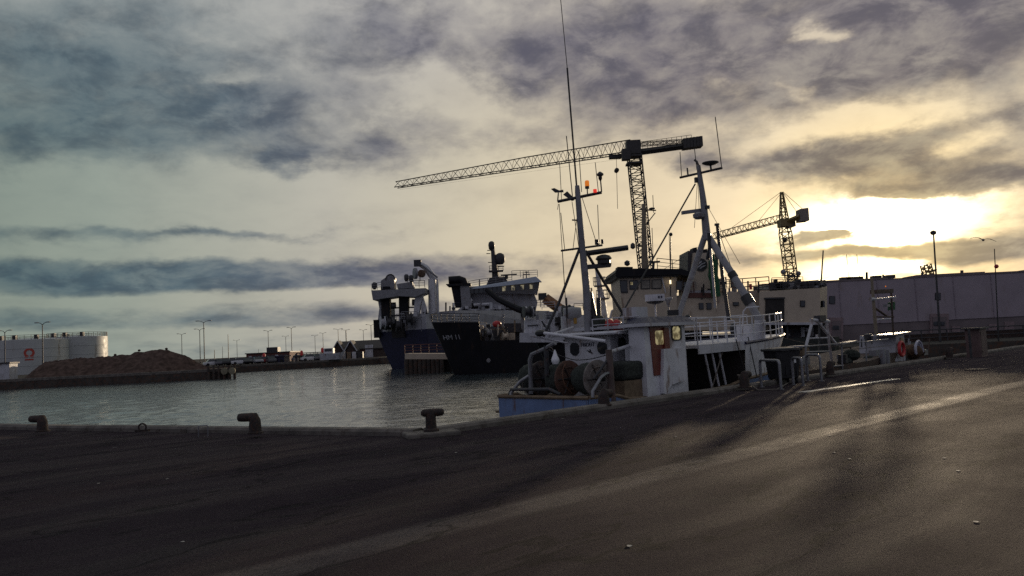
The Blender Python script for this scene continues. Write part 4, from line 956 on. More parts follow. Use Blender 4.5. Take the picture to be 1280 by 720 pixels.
tw = MB(); tw.truss(W(748,400,66), W(745,338,66), (0,1,0), .9, .9, 1, .06, .05); 
mv = MB().path([W(756,412,68), W(752,372,68), W(745.5,336,68)], .50, 8, .12).build('lattice_mast', WHITE2, wv, True)
for x, y, w_ in ((750,357,1.1),(754,373,1.1)):
    MB().lathe([(.05,-.12),(w_*.45,-.1),(w_*.5,.02),(.05,.04)], W(x,y,68), Z3, 12).build('mast_platform', GREY, mv)
    ci = W(x,y,68); rail('mast_railing', [ci + V((math.cos(k)*w_*.5, math.sin(k)*w_*.5, 0)) for k in [2*math.pi*i/8 for i in range(9)]], .7, .5, GREY, mv, .03, 2)
MB().path([W(763,398,66), W(765,389,66), W(769,386,66), W(770,392,66)], .12, 6).build('davit', WHITE2, wv, True)
MB().tube(W(738,396,64), W(736.5,360,64), .25, n=8).build('funnel', BLACK, wv); MB().tube(W(742,399,63), W(738,364,63), .30, .2, 8).build('derrick', BLACK, wv)

fit(wv, 34, 655, 742, 386, 424, 60.4, [WHITE2, GREY, DARK, DGREY, WHITE2], ['locker','deck_post','deck_rail','deck_pipe','vent_box','mooring_drum'], 2, 8)
# ------------------------------------------------------------------ cream ship along the far side
cs_ = thing('cream_ship', 'cream ship with dark funnel emblem and long deckhouse lying behind the fishing boat masts', 'ship', W(890,440,56))
D = 55.0
cp = lambda pts, d, th, nm, m_, par=None: slab(MB(), pts, d, th).build(nm, m_, par or cs_)
cr_ = lambda x0, y0, x1, y1, d, th, nm, m_, par=None: rectpx(MB(), x0, y0, x1, y1, d, th).build(nm, m_, par or cs_)
hull_loft('hull', mat('green_black_paint', (.018,.022,.020), .5, var=.3, rust=.3), cs_, V((6.0,57.6,0)), V((1,.0,0)), V((0,1,0)), [(0,.5,1.2,1,.2),(2,2.6,1.3,.5,1.6),(5,3.6,1.2,0,3.2),(15.5,3.6,1.0,0,3.2),(16,3.2,1.0,-.3,2.6)])
brd = cp([(774,345),(846,343),(846,398),(779,398)], D, 5, 'bridge', CREAM)
cp([(778,386),(962,376),(962,412),(780,414)], D+.4, 6, 'deckhouse', CREAM)
cp([(838,370),(962,362),(962,378),(838,386)], D+.6, 5.5, 'upper_deckhouse', CREAM)
cp([(769,341),(772,335.5),(852,336),(870,342),(868,346),(848,343),(771,346)], D-.5, 6.5, 'bridge_roof', BLACK)
cp([(770,345),(848,343),(848,345.5),(771,347.5)], D-.3, 6, 'roof_edge', DGREY)
CG = clear_glass('bridge_glass')
for q, g in ([(774.5,350),(784,350),(785,366),(776,366)],GLASS), ([(786.5,350.5),(798,350),(798,361.5),(787,362)],GLASS), ([(801,350),(813,349.5),(813,361),(801,361.5)],mat('blind',(.22,.20,.17),.8)), ([(814.5,349.5),(827,349),(827,361),(814.5,361)],mat('blind',(.22,.20,.17),.8)):
    f = cp([(x + (0 if i in (0,3) else .0), y) for i, (x, y) in enumerate(q)], D-.06, .1, 'window_frame', BLACKP, brd)
    cx_ = sum(x for x, y in q)/4; cy_ = sum(y for x, y in q)/4
    cp([(cx_+(x-cx_)*.82, cy_+(y-cy_)*.82) for x, y in q], D-.09, .06, 'window_pane', g, f)
cp([(788,352.5),(791,352.5),(791,356),(788,356)], D-.11, .03, 'glow_patch', GLOWP, brd)  # small emissive patch on the dark pane
LITW = lampmat('deck_lamp', (1,.82,.5), 1.6)
MB().box(W(838,352.5,D-.3), (.10,.1,.26)).build('deck_lamp', LITW, brd)
for x0, y0, x1, y1 in ((806.5,380.5,811,388),(836.5,379.5,840,386.5),(874.5,379,879,386),(884,379,889,386),(788,381.5,791.5,386),(917,378,923,381.5),(846,352,852,362),(855,353,860,363)):
    fr_ = cr_(x0-.5, y0-.5, x1+.5, y1+.5, D+.30-(.4 if y0 < 370 else 0), .2, 'window_frame', DGREY); cr_(x0, y0, x1, y1, D+.26-(.4 if y0 < 370 else 0), .2, 'window_pane', GLASS, fr_)
fnl = cp([(867,316),(888,316),(890,373),(861,373)], D+1.0, 3.4, 'funnel', CREAM)
cp([(860,313.5),(867,313.5),(867,372),(859,372)], D+1.4, 3, 'funnel_side', DGREY, fnl); cp([(887,317.5),(898,318),(897,372),(888.5,372)], D+1.6, 3, 'funnel_side', mat('brown_grey',(.12,.10,.08),.6), fnl)
cp([(866,310),(871,309),(872,316),(866,316)], D+1.6, 1, 'exhaust_pipe', BLACK, fnl); cp([(878,312),(884,311),(884,317),(878,317)], D+1.6, 1, 'exhaust_pipe', BLACK, fnl)
ec = W(876,331,D+.94); em_ = MB(); em_.lathe([(.02,0),(.46,0),(.46,.05),(.02,.05)], ec, (0,1,0), 24); emb = em_.build('emblem', BLACKP, fnl)
for k in (-1,0,1):
    q = [(-.34,-.26+.20*k),(-.05,-.10+.20*k),(.10,.02+.20*k),(.34,.10+.20*k),(.34,.17+.20*k),(.06,.10+.20*k),(-.12,-.04+.20*k),(-.34,-.19+.20*k)]
    q = [(x*.95, z) for x, z in q if x*x + z*z < .185]
    if len(q) > 2: MB().prism([ec + V((x,-.03,z)) for x, z in q], (0,.02,0)).build('emblem_stripe', mat('faded_white', (.34,.34,.36), .6), emb)
gn = MB(); gn.path([W(891,325,D), W(892,345,D), W(893,352,D), W(894,362,D), W(895,371,D)], .30, 10, .26)
for i, v in enumerate(gn.v): gn.v[i] = v + V((mnoise.noise(v*2.2), mnoise.noise(v*2.2+V((3,1,0))), 0))*.22
gn.build('hanging_net', NETG, cs_, True)
MB().path([W(890,318,D), W(893,330,D)], .14, 8).build('net_gather', NETG, cs_)
# mast on the bridge roof
mm_ = MB().path([W(806.5,340,D+2), W(804.5,255,D+2)], .28, 8, .13).build('signal_mast', mat('tan_paint', (.20,.16,.11), .6, var=.2), cs_, True)
yard('yard', W(799,262,D+2), W(820,263,D+2), .05, DGREY, mm_); yard('yard', W(806,283,D+2), W(819,266,D+2), .04, DGREY, mm_); yard('yard', W(797,308,D+2), W(806,307,D+2), .07, DGREY, mm_)
for a_, b_ in (((805,256),(804.5,247)),((808,290),(806,238)),((817,266),(816,244)),((816.5,325),(815,285)),((838,340),(836.5,295))): yard('antenna', W(*a_,D+2), W(*b_,D+2), .025, WIRE, mm_)
MB().lathe([(.03,-.05),(.22,-.02),(.22,.05),(.05,.1)], W(815,261,D+2), Z3, 12).build('antenna_dish', BLACKP, mm_, True)
MB().lathe([(.05,-.25),(.18,-.15),(.16,.1),(.05,.2)], W(791,307,D+2), Z3, 10).build('mast_lamp', DGREY, mm_, True); MB().lathe([(.05,-.2),(.2,-.1),(.2,.1),(.05,.2)], W(784,329,D), Z3, 10).build('searchlight', BLACKP, cs_, True)
cr_(772,333.5,791,339,D,1.2,'roof_locker',BLACK); MB().box(W(818,327.5,D+1), (.75,.3,.12)).build('radar_arm', BLACKP, cs_); MB().tube(W(816,340,D+1), W(817,328,D+1), .10, n=6).build('radar_post', DGREY, cs_)
MB().tube(W(838,370,D), W(838.5,295,D), .04, n=5).build('flag_pole', DGREY, cs_); MB().ball(W(838.5,293,D), .14, 8).build('pole_ball', BLACKP, cs_, True)
MB().tube(W(826,341,D), W(832,366,D-.2), .05, n=6).build('stay', WHITE2, cs_); MB().tube(W(829,337,D+3), W(876,307,D+3), .015, n=4).build('stay', WIRE, cs_)
railpx('railing', [(822,337),(860,341)], D+4, .85, 1.0, DGREY, cs_, .03); railpx('railing', [(838,371),(868,369)], D+.5, .9, 1.0, mat('red_brown_rail', (.13,.05,.04), .7), cs_, .035)
railpx('railing', [(896,366),(962,361)], D+.6, .85, 1.0, mat('red_brown_rail', (.13,.05,.04), .7), cs_, .035); cr_(862,363,890,367,D+.8,1,'deck_box',WHITE2); cr_(855,366,892,372,D+.5,.8,'deck_box',mat('red_brown_rail', (.13,.05,.04), .7))
for x in (842,846,850,853): MB().tube(W(x,366,D+1), W(x-.4,350,D+1), .05, n=5).build('deck_post', WHITE2, cs_)
cp([(900,348),(908,346),(909,366),(901,367)], D+3, 1.2, 'ventilator', CREAM); MB().lathe([(.3,-.4),(.32,.2),(.1,.35)], W(918,352,D+2.5), Z3, 12).build('ventilator', GREY, cs_, True); MB().tube(W(918,366,D+2.5), W(918,354,D+2.5), .2, n=8).build('ventilator_pipe', GREY, cs_)
MB().tube(W(938.5,362,D), W(938,355,D), .10, n=6).build('vent_pipe', REDP, cs_); MB().tube(W(944,362,D), W(944,358,D), .14, n=6).build('vent_pipe', DGREY, cs_)
# the after deckhouse, a dark panel for the shade inside its open doorway
ab_ = MB(); fl, frr, bk = W(949,404,D-.6), W(1025,405,D-.6), W(1033,402,D+1.2)
ab_.hexa([W(949,404,D-.6), W(1025,405,D-.6), W(1034,402,D+5), W(949,402,D+5), W(949,365,D-.6), W(1025,360,D-.6), W(1034,358,D+5), W(949,363,D+5)]); aft = ab_.build('after_deckhouse', CREAM, cs_)
do_ = cr_(957,373,980.5,402,D-.67,.1,'doorway',DARK,aft); 
for q in ([(955.8,372),(981.5,371.4),(981.5,373.2),(955.8,373.8)],): cp(q, D-.75, .15, 'door_frame', DGREY, aft)
wf = cr_(1000.5,375.5,1006.5,383.5,D-.68,.1,'window_frame',DGREY,aft); cr_(1001.3,376.3,1005.7,382.7,D-.72,.06,'window_pane',GLASS,wf)
ex = W(1028.5,380,D); MB().box(ex + V((0,.05,0)), (.12,.5,.45)).build('end_window', GLASS, aft)
rail('railing', [W(949,366,D-.5), W(1024,360.5,D-.5), W(1032,359,D+4)], .55, .9, DGREY, cs_, .035)
dm_ = MB(); dm_.path([W(946,352,D+2), W(1010,352,D+2)], .05, 5)
cp([(958,355),(975,352),(1026,351),(1026,360),(958,362)], D+1.5, 3, 'roof_shed', GREY)
for x in (968,973,979,1005,1013,1020): MB().box(W(x,357,D+.5), (.4+.1*(x%3),.6,.45)).build('roof_gear', DGREY, cs_)
MB().tube(W(1026.5,353,D), W(1029,313,D), .06, .045, 6).build('flag_pole', mat('tan_paint', (.20,.16,.11), .6), cs_)
rd_ = MB(); rd_.truss(W(991,358,D+2), W(989.5,338,D+2), (0,1,0), .5, .5, 5, .03, .02); lmst = rd_.build('dome_mast', DGREY, cs_)
yard('yard', W(977,344,D+2), W(1000,346,D+2), .05, DGREY, lmst)
for x, y, r in ((979,340,.19),(998,342,.19)): MB().ball(W(x,y,D+2), r, 12).build('satellite_dome', GREY, lmst, True)
# lower deck below the after deckhouse, its shade put into the wall colour
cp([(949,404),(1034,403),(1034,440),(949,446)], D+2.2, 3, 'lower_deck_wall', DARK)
for x0, x1, y0, y1, m_ in ((1001,1006,409,423,WHITE2),(1007,1013,410,414,WHITE2),(982,1000,410,426,DGREY),(1019,1023,418,423,WHITE2),(1014,1017,407,420,GREY)): cr_(x0,y0,x1,y1,D+2.0,.15,'door_panel',m_)
for x in (950,984,1014): MB().tube(W(x,404,D-.3), W(x+.6,440,D-.3), .07, n=6).build('deck_pillar', DGREY, cs_)
cr_(948,403,1028,406,D-.75,.2,'deck_edge',WHITE2)
fit(cs_, 30, 842, 960, 358, 369, 55.8, [DGREY, DARK, GREY, WHITE2], ['deck_post','vent_box','deck_rail','locker','deck_pipe'], 2, 6)
fit(cs_, 14, 958, 1030, 350, 360, 55.0, [DGREY, DARK, GREY], ['roof_post','vent_box','deck_rail'], 2, 5)
fit(cs_, 14, 955, 1032, 408, 428, 56.4, [GREY, DARK, WHITE2, DGREY], ['deck_post','locker','deck_pipe'], 2, 7)
# ------------------------------------------------------------------ tower cranes
CRANE = mat('crane_yellow', (.19,.14,.05), .55, var=.25, scale=2, rust=.3)
CRDK = mat('crane_dark', (.035,.032,.03), .6, var=.3)
k1_ = thing('tower_crane', 'tall flat top tower crane with long jib and counterweight above the fishing boat', 'tower crane', V((W(803,345,110).x, 110, 0)))
bx_, topz = W(792,196,110).x, W(792,194,110).z
bx0 = W(804,342,110).x
MB().truss(V((bx0+.9,110,0)), V((bx_+.1,110,topz)), (0,1,0), 1.75, 1.75, 30, .10, .055).build('tower', CRDK, k1_)
hd = V((bx_, 110, topz)); MB().box(hd + Z3*1.0, (1.9,1.8,1.9)).build('slewing_unit', CRDK, k1_); MB().box(hd + V((-1.2,-.9,-.1)), (1.1,1.2,1.5)).build('cab', CRDK, k1_)
for z_ in (-.2,-1.2): MB().box(hd + Z3*z_, (2.1,2.1,.25)).build('tower_collar', CRDK, k1_)
j0 = W(789,190,110.5); j1 = W(495,234.5,125)
md = j0.lerp(j1, .42)
jb = MB(); jb.truss(j0, md, Z3, 1.3, 1.75, 24, .085, .04, True, h2=1.6); jb.truss(md, j1, Z3, 1.3, 1.6, 26, .08, .04, True, 1.0, .95); jib = jb.build('jib', CRDK, k1_)
MB().box(W(769,196,111.5), (1.7,1.0,.5)).build('trolley', CRDK, k1_)
MB().tube(W(770.5,198,111.5), W(770.8,211,111.5), .03, n=4).build('hoist_rope', WIRE, k1_)
MB().lathe([(.1,-.5),(.32,-.3),(.32,.4),(.1,.6)], W(770.8,213,111.5), (0,1,0), 10).build('hook_block', CRDK, k1_); MB().tube(W(770.8,215,111.5), W(772,261,111.5), .035, n=4).build('hoist_rope', WIRE, k1_)
c0, c1 = W(797,190.5,109.7), W(864,181.5,107.9)
MB().path([c0, c1], .45, 4).build('counter_jib', CRDK, k1_); MB().truss(W(797,180.5,109.6), W(862,176.5,108), Z3, .7, .5, 16, .04, .03).build('tie_bars', CRDK, k1_)
for i in range(12): MB().tube(c0.lerp(c1, i/11)+V((0,-.5,.3)), c0.lerp(c1, i/11)+V((0,-.5,1.3)), .03, n=4).build('railing_post', CRDK, k1_)
MB().tube(c0+V((0,-.5,1.3)), c1+V((0,-.5,1.3)), .03, n=4).build('hand_rail', CRDK, k1_)
for i in range(6): MB().box(W(855+i*4,180.6-i*.55,107.9), (.40,1.6,1.35)).build('counterweight', CRDK, k1_)
MB().tube(W(500,237,125), W(789,197,111), .012, n=3).build('trolley_rope', WIRE, k1_)
k2_ = thing('tower_crane', 'smaller tower crane with pointed top and pendant ropes, standing nearer the bright sun', 'tower crane', V((W(987,352,150).x, 150, 0)))
tx0, tx1, tz1 = W(988,350,150).x, W(981.5,290,150).x, W(981.5,290,150).z
MB().truss(V((tx0+.9,150,0)), V((tx1,150,tz1)), (0,1,0), 1.8, 1.8, 17, .12, .07).build('tower', CRANE, k2_)
MB().truss(V((tx1,150,tz1)), W(977,240,150), (0,1,0), 1.7, 1.7, 6, .13, .07, False, .35, .35).build('tower_head', CRANE, k2_)
jj0, jj1 = W(979,276,150), W(892,299,172)
MB().truss(jj0, jj1, Z3, 1.3, 1.3, 26, .10, .05, True).build('jib', CRANE, k2_)
MB().path([W(980,279,150), W(1000,270.5,147)], .5, 4).build('counter_jib', CRANE, k2_)
slab(MB(), [(1000.5,261),(1010.5,259.5),(1012,275.5),(1001,276.5)], 146.5, 2.5).build('counterweight', mat('concrete_block', (.20,.18,.16), .85), k2_)
slab(MB(), [(985,275),(993.5,272.5),(995,282.5),(986,285)], 149, 2).build('cab', mat('concrete_block', (.20,.18,.16), .85), k2_)
MB().box(W(981,279,150), (2.2,2.2,1.4)).build('slewing_unit', CRANE, k2_)
for a_, b_ in (((975,241),(910,288)),((976,242),(945,280)),((979,240),(1003,261)),((979,241),(996,265))): MB().tube(W(*a_,150), W(b_[0],b_[1], 150 if b_[0] > 980 else 150 + (979-b_[0])*.25), .045, n=4).build('pendant_rope', WIRE, k2_)
MB().ball(W(981,300,149), .5, 8).build('floodlight', CRDK, k2_)
# ------------------------------------------------------------------ warehouse on the far quay
WD = 82.0
wl = W(1030,352,WD); wx0 = wl.x; wx1 = 96.0
def wz(px, py): return W(px, py, WD).z
hT = wz(1040,352.5); hM = wz(1060,406)
wa = thing('warehouse', 'long flat roofed pale warehouse with dark lower wall below the sun', 'warehouse', V((wx0, WD, 0)))
cladding = mat('wall_cladding', (.29,.245,.275), .6, var=.10, scale=.5, rust=.22, rustc=(.22,.18,.18), bmp=.05, streak=True)
lowwall = mat('dark_plinth', (.16,.13,.135), .8, var=.2, scale=.6)
MB().prism([V((wx0,WD,hM)), V((wx1,WD,hM)), V((wx1,WD+24,hM)), V((wx0,WD+24,hM))], (0,0,hT-hM)).build('wall', cladding, wa)
MB().prism([V((wx0+.05,WD+.08,-.1)), V((wx1,WD+.08,-.1)), V((wx1,WD+23.9,-.1)), V((wx0+.05,WD+23.9,-.1))], (0,0,hM+.1)).build('plinth', lowwall, wa)
for i in range(16):                                   # cladding joints
    x = wx0 + 1.5 + i*3.9; MB().box(V((x,WD-.02,(hT+hM)/2)), (.07,.06,hT-hM-.02)).build('wall_joint', mat('joint', (.25,.21,.24), .7), wa)
xs = wx0
for i, (L, dz) in enumerate(((6.5,.0),(3,-.12),(7,.10),(5,.0),(8,.16),(7.5,.24),(6,.18),(12,.30),(10,.24))):
    MB().prism([V((xs,WD-.06,hT)), V((xs+L,WD-.06,hT)), V((xs+L,WD+3,hT)), V((xs,WD+3,hT))], (0,0,.18+dz)).build('roof_edge', lowwall, wa); xs += L + .01
for x0, y0, x1, y1 in ((1036.5,370,1044,380),(1169,366,1176,375)):
    f = rectpx(MB(), x0, y0, x1, y1, WD-.05, .1).build('window_frame', DGREY, wa); rectpx(MB(), x0+.9, y0+.9, x1-.9, y1-.9, WD-.08, .06).build('window_pane', GLASS, f)
for x0, y0, x1, y1 in ((1037,397,1054,424),(1163,392,1186,421)):
    dr_ = rectpx(MB(), x0, y0, x1, y1, WD-.12, .25).build('entrance_surround', mat('surround', (.22,.16,.165), .7), wa); rectpx(MB(), x0+3, y0+4, x1-3, y1-1, WD-.18, .1).build('entrance_door', lowwall, dr_)
    for k in range(3): rectpx(MB(), x0+4.2+k*(x1-x0-9)/3, y0+10, x0+3.8+(k+1)*(x1-x0-9)/3, y0+15, WD-.24, .08).build('door_pane', GLASS, dr_)
for x0, y0, x1, y1 in ((1236,405,1246,414),(1190,408,1200,415),(1256,402,1268,414)): rectpx(MB(), x0, y0, x1, y1, WD+.0, .1).build('vent_panel', mat('surround', (.22,.16,.165), .7), wa)
for x, y0, y1, r in ((1083.5,340,353,.14),(1153,341,351,.14),(1202.5,338,349,.16),(1104,343,352,.1)): MB().tube(W(x,y1+3,WD+2), W(x-.2,y0,WD+2), r, n=8).build('roof_pipe', DGREY, wa)
for x in (1056,1062,1072,1095,1112): MB().box(V((W(x,350,WD+1).x, WD+1, hT+.3)), (.9,.8,.35)).build('roof_cowl', DGREY, wa)
for x0, x1 in ((1062,341),(1075,344)):
    MB().tube(W(x0,352,WD+2), W(x0-4,318,WD+2), .03, n=4).build('roof_antenna', WIRE, wa)
# slanting jib behind the roof
sj = MB(); sj.truss(W(1164,356,100), W(1157,331,100), (0,1,0), .9, .9, 6, .09, .06); o = sj.build('mobile_crane_jib', CRANE, None); tag(o, 'short slanting lattice jib sticking up behind the warehouse roof beside the lamp post', 'crane jib')
MB().tube(W(1160,340,100), W(1170,338,100), .12, n=5).build('outrigger', CRANE, o)
# single headed lamp post, thin masts
p = V((W(1173,400,66).x, 66, 0)); lpz = W(1166,291,66).z; px0 = W(1166.5,291,66).x
o = thing('lamp_post', 'tall single headed lamp post in front of the warehouse close to the sun', 'lamp post', p)
MB().tube(p, V((px0+.02,66,lpz)), .10, .06, 8).build('pole', DGREY, o); MB().lathe([(.05,-.2),(.22,-.12),(.24,.1),(.08,.2)], V((px0,66,lpz)), Z3, 12).build('lamp_head', DGREY, o, True)
MB().tube(W(1164,338,66), W(1171,337,66), .05, n=5).build('bracket', DGREY, o)
def pole(x, y0, y1, d, r, lab, ball=None, x1=None):
    a, b_ = W(x, y1, d), W(x1 if x1 is not None else x, y0, d); a.z = min(a.z, -.3); o = MB().tube(a, b_, r, r*.6, 6).build('mast_pole', WIRE, None); tag(o, lab, 'pole')
    if ball: MB().ball(W(*ball, d), .16, 10).build('mast_ball', REDP, o, True)
pole(1247, 311, 415, 60, .05, 'thin pole with a small red ball standing before the warehouse', (1245.5,333), 1243)
# gull
g = W(1229,300,40); gm = MB()
def wing(s):
    pts = [(0,0,.0),(.18*s,.03,.09),(.36*s,.05,.10),(.62*s,-.02,.0)]; wd = [.16,.16,.13,.02]; rows = []
    ax_ = V((.94,-.1,-.18)).normalized(); ay = V((.2,.95,0)).normalized()
    for (x, y, z), w_ in zip(pts, wd):
        c = g + ax_*x + ay*y + Z3*z; rows.append([c - ay*w_/2, c + Z3*.012, c + ay*w_/2, c - Z3*.008])
    gm.loft(rows)
gm.lathe([(.01,-.28),(.045,-.16),(.065,0),(.05,.14),(.035,.2),(.012,.26)], g, V((.4,.9,.05)), 8); wing(1); wing(-1)
o = gm.build('gull', mat('gull_feathers', (.20,.20,.21), .8), None, True); tag(o, 'gull gliding with bent wings in the sky above the warehouse', 'gull')

# ------------------------------------------------------------------ small fishing boat with an A frame beyond the bin
sb = thing('small_fishing_boat', 'small dark fishing boat with a white A frame and rails past the waste bin', 'fishing boat', C0 + U*22)
def K(px, py, k): # point on a plane k metres outside the quay edge
    r = ray(px, py); o_ = C0 + N*k; t = (o_ - EYE).dot(N)/r.dot(N); return EYE + r*t
dirt = mat('brown_bulwark', (.05,.030,.022), .7, var=.4, scale=2, rust=.5)
sa, sz = K(1000,462,.3), K(1156,447,.3)
Ls = (sz - sa).dot(U)
hull_loft('hull', dirt, sb, V((sa.x,sa.y,0)) + N*1.9, U, N, [(0,1.4,.18,.2,1.2),(1,1.75,.2,0,1.6),(Ls*.5,1.9,.3,0,1.8),(Ls*.8,1.7,.5,0,1.4),(Ls*.95,.9,.7,-.4,.5),(Ls+.3,.1,.85,-1.0,.05)])
for (x0, y0), (x1, y1) in (((1016,399),(1004,447)),((1033,402),(1041,462)),((1020,400),(1046,431)),):
    MB().tube(K(x0,y0,1.2), K(x1,y1,1.2), .055, n=8).build('frame_leg', WHITE2, sb)
MB().tube(K(1014,400,1.2), K(1036,402,1.2), .07, n=8).build('frame_crossbar', WHITE2, sb); MB().tube(K(1010,423,1.2), K(1038,422,1.2), .03, n=6).build('frame_crossbar', WHITE2, sb)
MB().box(K(1025,398,1.2), (.5,.25,.22), AX).build('frame_block', DGREY, sb); MB().box(K(1022,420,1.3), (.12,.1,.1), AX).build('frame_lamp', WHITE2, sb)
MB().tube(K(1024,402,1.2), K(1024,440,1.2), .04, n=6).build('gear_rod', DGREY, sb)
for pts in ([(1007,466),(1007,433),(1052,429),(1053,461)],[(1052,429),(1083,427),(1083,455)],[(1083,427),(1110,424)],[(1007,440),(1036,439)],[(1038,458),(1054,457)]):
    MB().path([K(x, y, .35) for x, y in pts], .03, 6).build('rail', GREY, sb)
MB().prism([K(1052,429.5,.3), K(1072,425.5,.3), K(1072,427.2,.3), K(1052,431,.3)], N*.3).build('hatch_board', GREY, sb)
MB().tube(K(1052,438,.35), K(1112,432,.35), .012, n=5).build('rail_wire', ROPE, sb)
# goal post mast
gp = MB().tube(K(1096,428,1.9), K(1089.5,347,1.9), .085, .06, 8).build('mast', mat('tan_paint', (.20,.16,.11), .6), sb)
MB().tube(K(1117,428,1.9), K(1114,366,1.9), .045, n=6).build('mast_post', dirt, sb)
for x0, y0, x1, y1, r, m_ in ((1091,374.5,1119,371.5,.05,WHITE2),(1096,399.5,1113,398.5,.04,WHITE2),(1095,386,1108,395,.05,dirt),(1096,396,1117,396,.04,dirt),(1088,374,1093,374,.09,WHITE2)):
    MB().tube(K(x0,y0,1.9), K(x1,y1,1.9), r, n=6).build('mast_bar', m_, gp)
MB().prism([K(1111,378,2.0),K(1119,377,2.0),K(1119,387,2.0),K(1111,388,2.0)], N*.05).build('green_panel', NETG, gp)
MB().prism([K(1096,362,2.0),K(1117,361,2.0),K(1117,366,2.0),K(1096,367,2.0)], N*.3).build('mast_platform', dirt, gp)
MB().lathe([(.01,-.03),(.03,0),(.01,.03)], K(1107,358,1.9), Z3, 10).build('mast_lamp', ORL, gp, True); MB().box(K(1108,382,1.8), (.3,.2,.12), AX).build('mast_light', GREY, gp)
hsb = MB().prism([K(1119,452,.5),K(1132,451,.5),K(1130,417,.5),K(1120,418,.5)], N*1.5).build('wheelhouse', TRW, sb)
MB().prism([K(1116,418,.4),K(1139,414.5,.4),K(1139,416,.4),K(1116,419.5,.4)], N*.9).build('wheelhouse_roof', GREY, hsb)
MB().prism([K(1126,422,.45),K(1129.5,422,.45),K(1130.5,433,.45),K(1127,433,.45)], N*.04).build('window', mat('brass_pane', (.30,.24,.14), .3), hsb)
c_ = K(1127,436,.35); ringp = [c_ + U*math.cos(w)*.26 + Z3*math.sin(w)*.28 for w in [2*math.pi*k/20 for k in range(20)]]
lr = MB().path(ringp, .07, 8, closed=True).build('life_ring', REDP, None, True); tag(lr, 'red life ring hung on the small white wheelhouse of the dark fishing boat', 'life ring')
c_ = K(1149,438,.6); cl = MB()
for k in range(4): cl.path([c_ + U*math.cos(w)*(.42-.08*k) + Z3*math.sin(w)*(.42-.08*k) + N*.05*k for w in [math.pi*1.2*i/14 - .25 for i in range(15)]], .05, 6)
clo = cl.build('hose_coil', mat('pale_hose', (.42,.42,.5), .5), None, True); tag(clo, 'pale hose looped over a brown net heap beside the small white wheelhouse', 'hose')
nh = MB(); nh.ball(c_ - Z3*.05 + N*.3, .40, 12, (1.1,1.1,.85)); nho = nh.build('net_heap', mat('brown_net', (.10,.055,.03), .95, var=.6, scale=10, bmp=1), None, True); tag(nho, 'brown net heap under the pale looped hose on the small boat', 'net heap')
MB().ball(K(1064,444,.6), .28, 10, (1.3,1,.8)).build('deck_heap', NET, sb, True)
for x, y in ((1103,446),(1108,447)): MB().lathe([(.12,-.3),(.14,0),(.12,.3)], K(x,y,.3), Z3, 10).build('drum', GREY, sb, True)
MB().lathe([(.05,-.14),(.16,-.1),(.16,.1),(.05,.14)], K(1085,421,1.6), Z3, 10).build('deck_lamp', DGREY, sb, True)
for i, (x, y) in enumerate(((1082,422),(1077,424),(1090,420),(1128,411),(1137,415))): MB().tube(K(x,y+10,1.2), K(x,y,1.2), .03, n=5).build('rail_post', DGREY, sb)
for k in range(34):
    x = rnd.uniform(1045, 1160); y1_ = 466 - (x-1000)*.135; y0_ = y1_ - rnd.uniform(8, 26); kk = rnd.uniform(.5, 2.2); mt = rnd.choice([DGREY, DARK, dirt, GREY, NET])
    if k % 3 == 0: MB().tube(K(x,y1_,kk), K(x+rnd.uniform(-3,3),y0_,kk), .03, n=5).build('gear_post', mt, sb)
    elif k % 3 == 1: MB().box(K(x,(y0_+y1_)/2+2,kk), (rnd.uniform(.2,.6),.3,rnd.uniform(.15,.45)), AX).build('gear_box', mt, sb)
    else: MB().ball(K(x,y1_-6,kk), rnd.uniform(.14,.3), 9, (1.3,1,.8)).build('net_bundle', mt, sb, True)
# cabinet and rail further down the quay
p = G(1222, 446); p.z = 0; cbn = thing('service_cabinet', 'dim quayside service cabinet standing before the warehouse beyond the last bollard', 'cabinet', p)
hgt = W(1222,411,p.y).z; MB().box(p + Z3*hgt*.5 , (.95,.6,hgt), AX).build('body', mat('cabinet_paint', (.12,.075,.07), .6), cbn); MB().box(p + Z3*(hgt+.03), (1.3,.8,.06), AX).build('top', DGREY, cbn)
MB().box(p - N*.31 + Z3*hgt*.5, (.75,.02,hgt*.8), AX).build('door', mat('cabinet_door', (.09,.055,.052), .6), cbn); MB().tube(p - U*.9, p - U*.9 + Z3*hgt, .05, n=6).build('post', DGREY, cbn)
# low wall of pallets and gear at the foot of the warehouse
lw = thing('quayside_barrier', 'low dark barrier of planks along the far quay at the foot of the warehouse', 'barrier', V((38, 70, 0)))
rail('barrier_rail', [V((31,70,0)), V((80,70,0))], 1.0, 2.2, DGREY, lw, .06); MB().box(V((55,70.5,.35)), (48,.3,.7)).build('barrier_wall', dirt, lw)

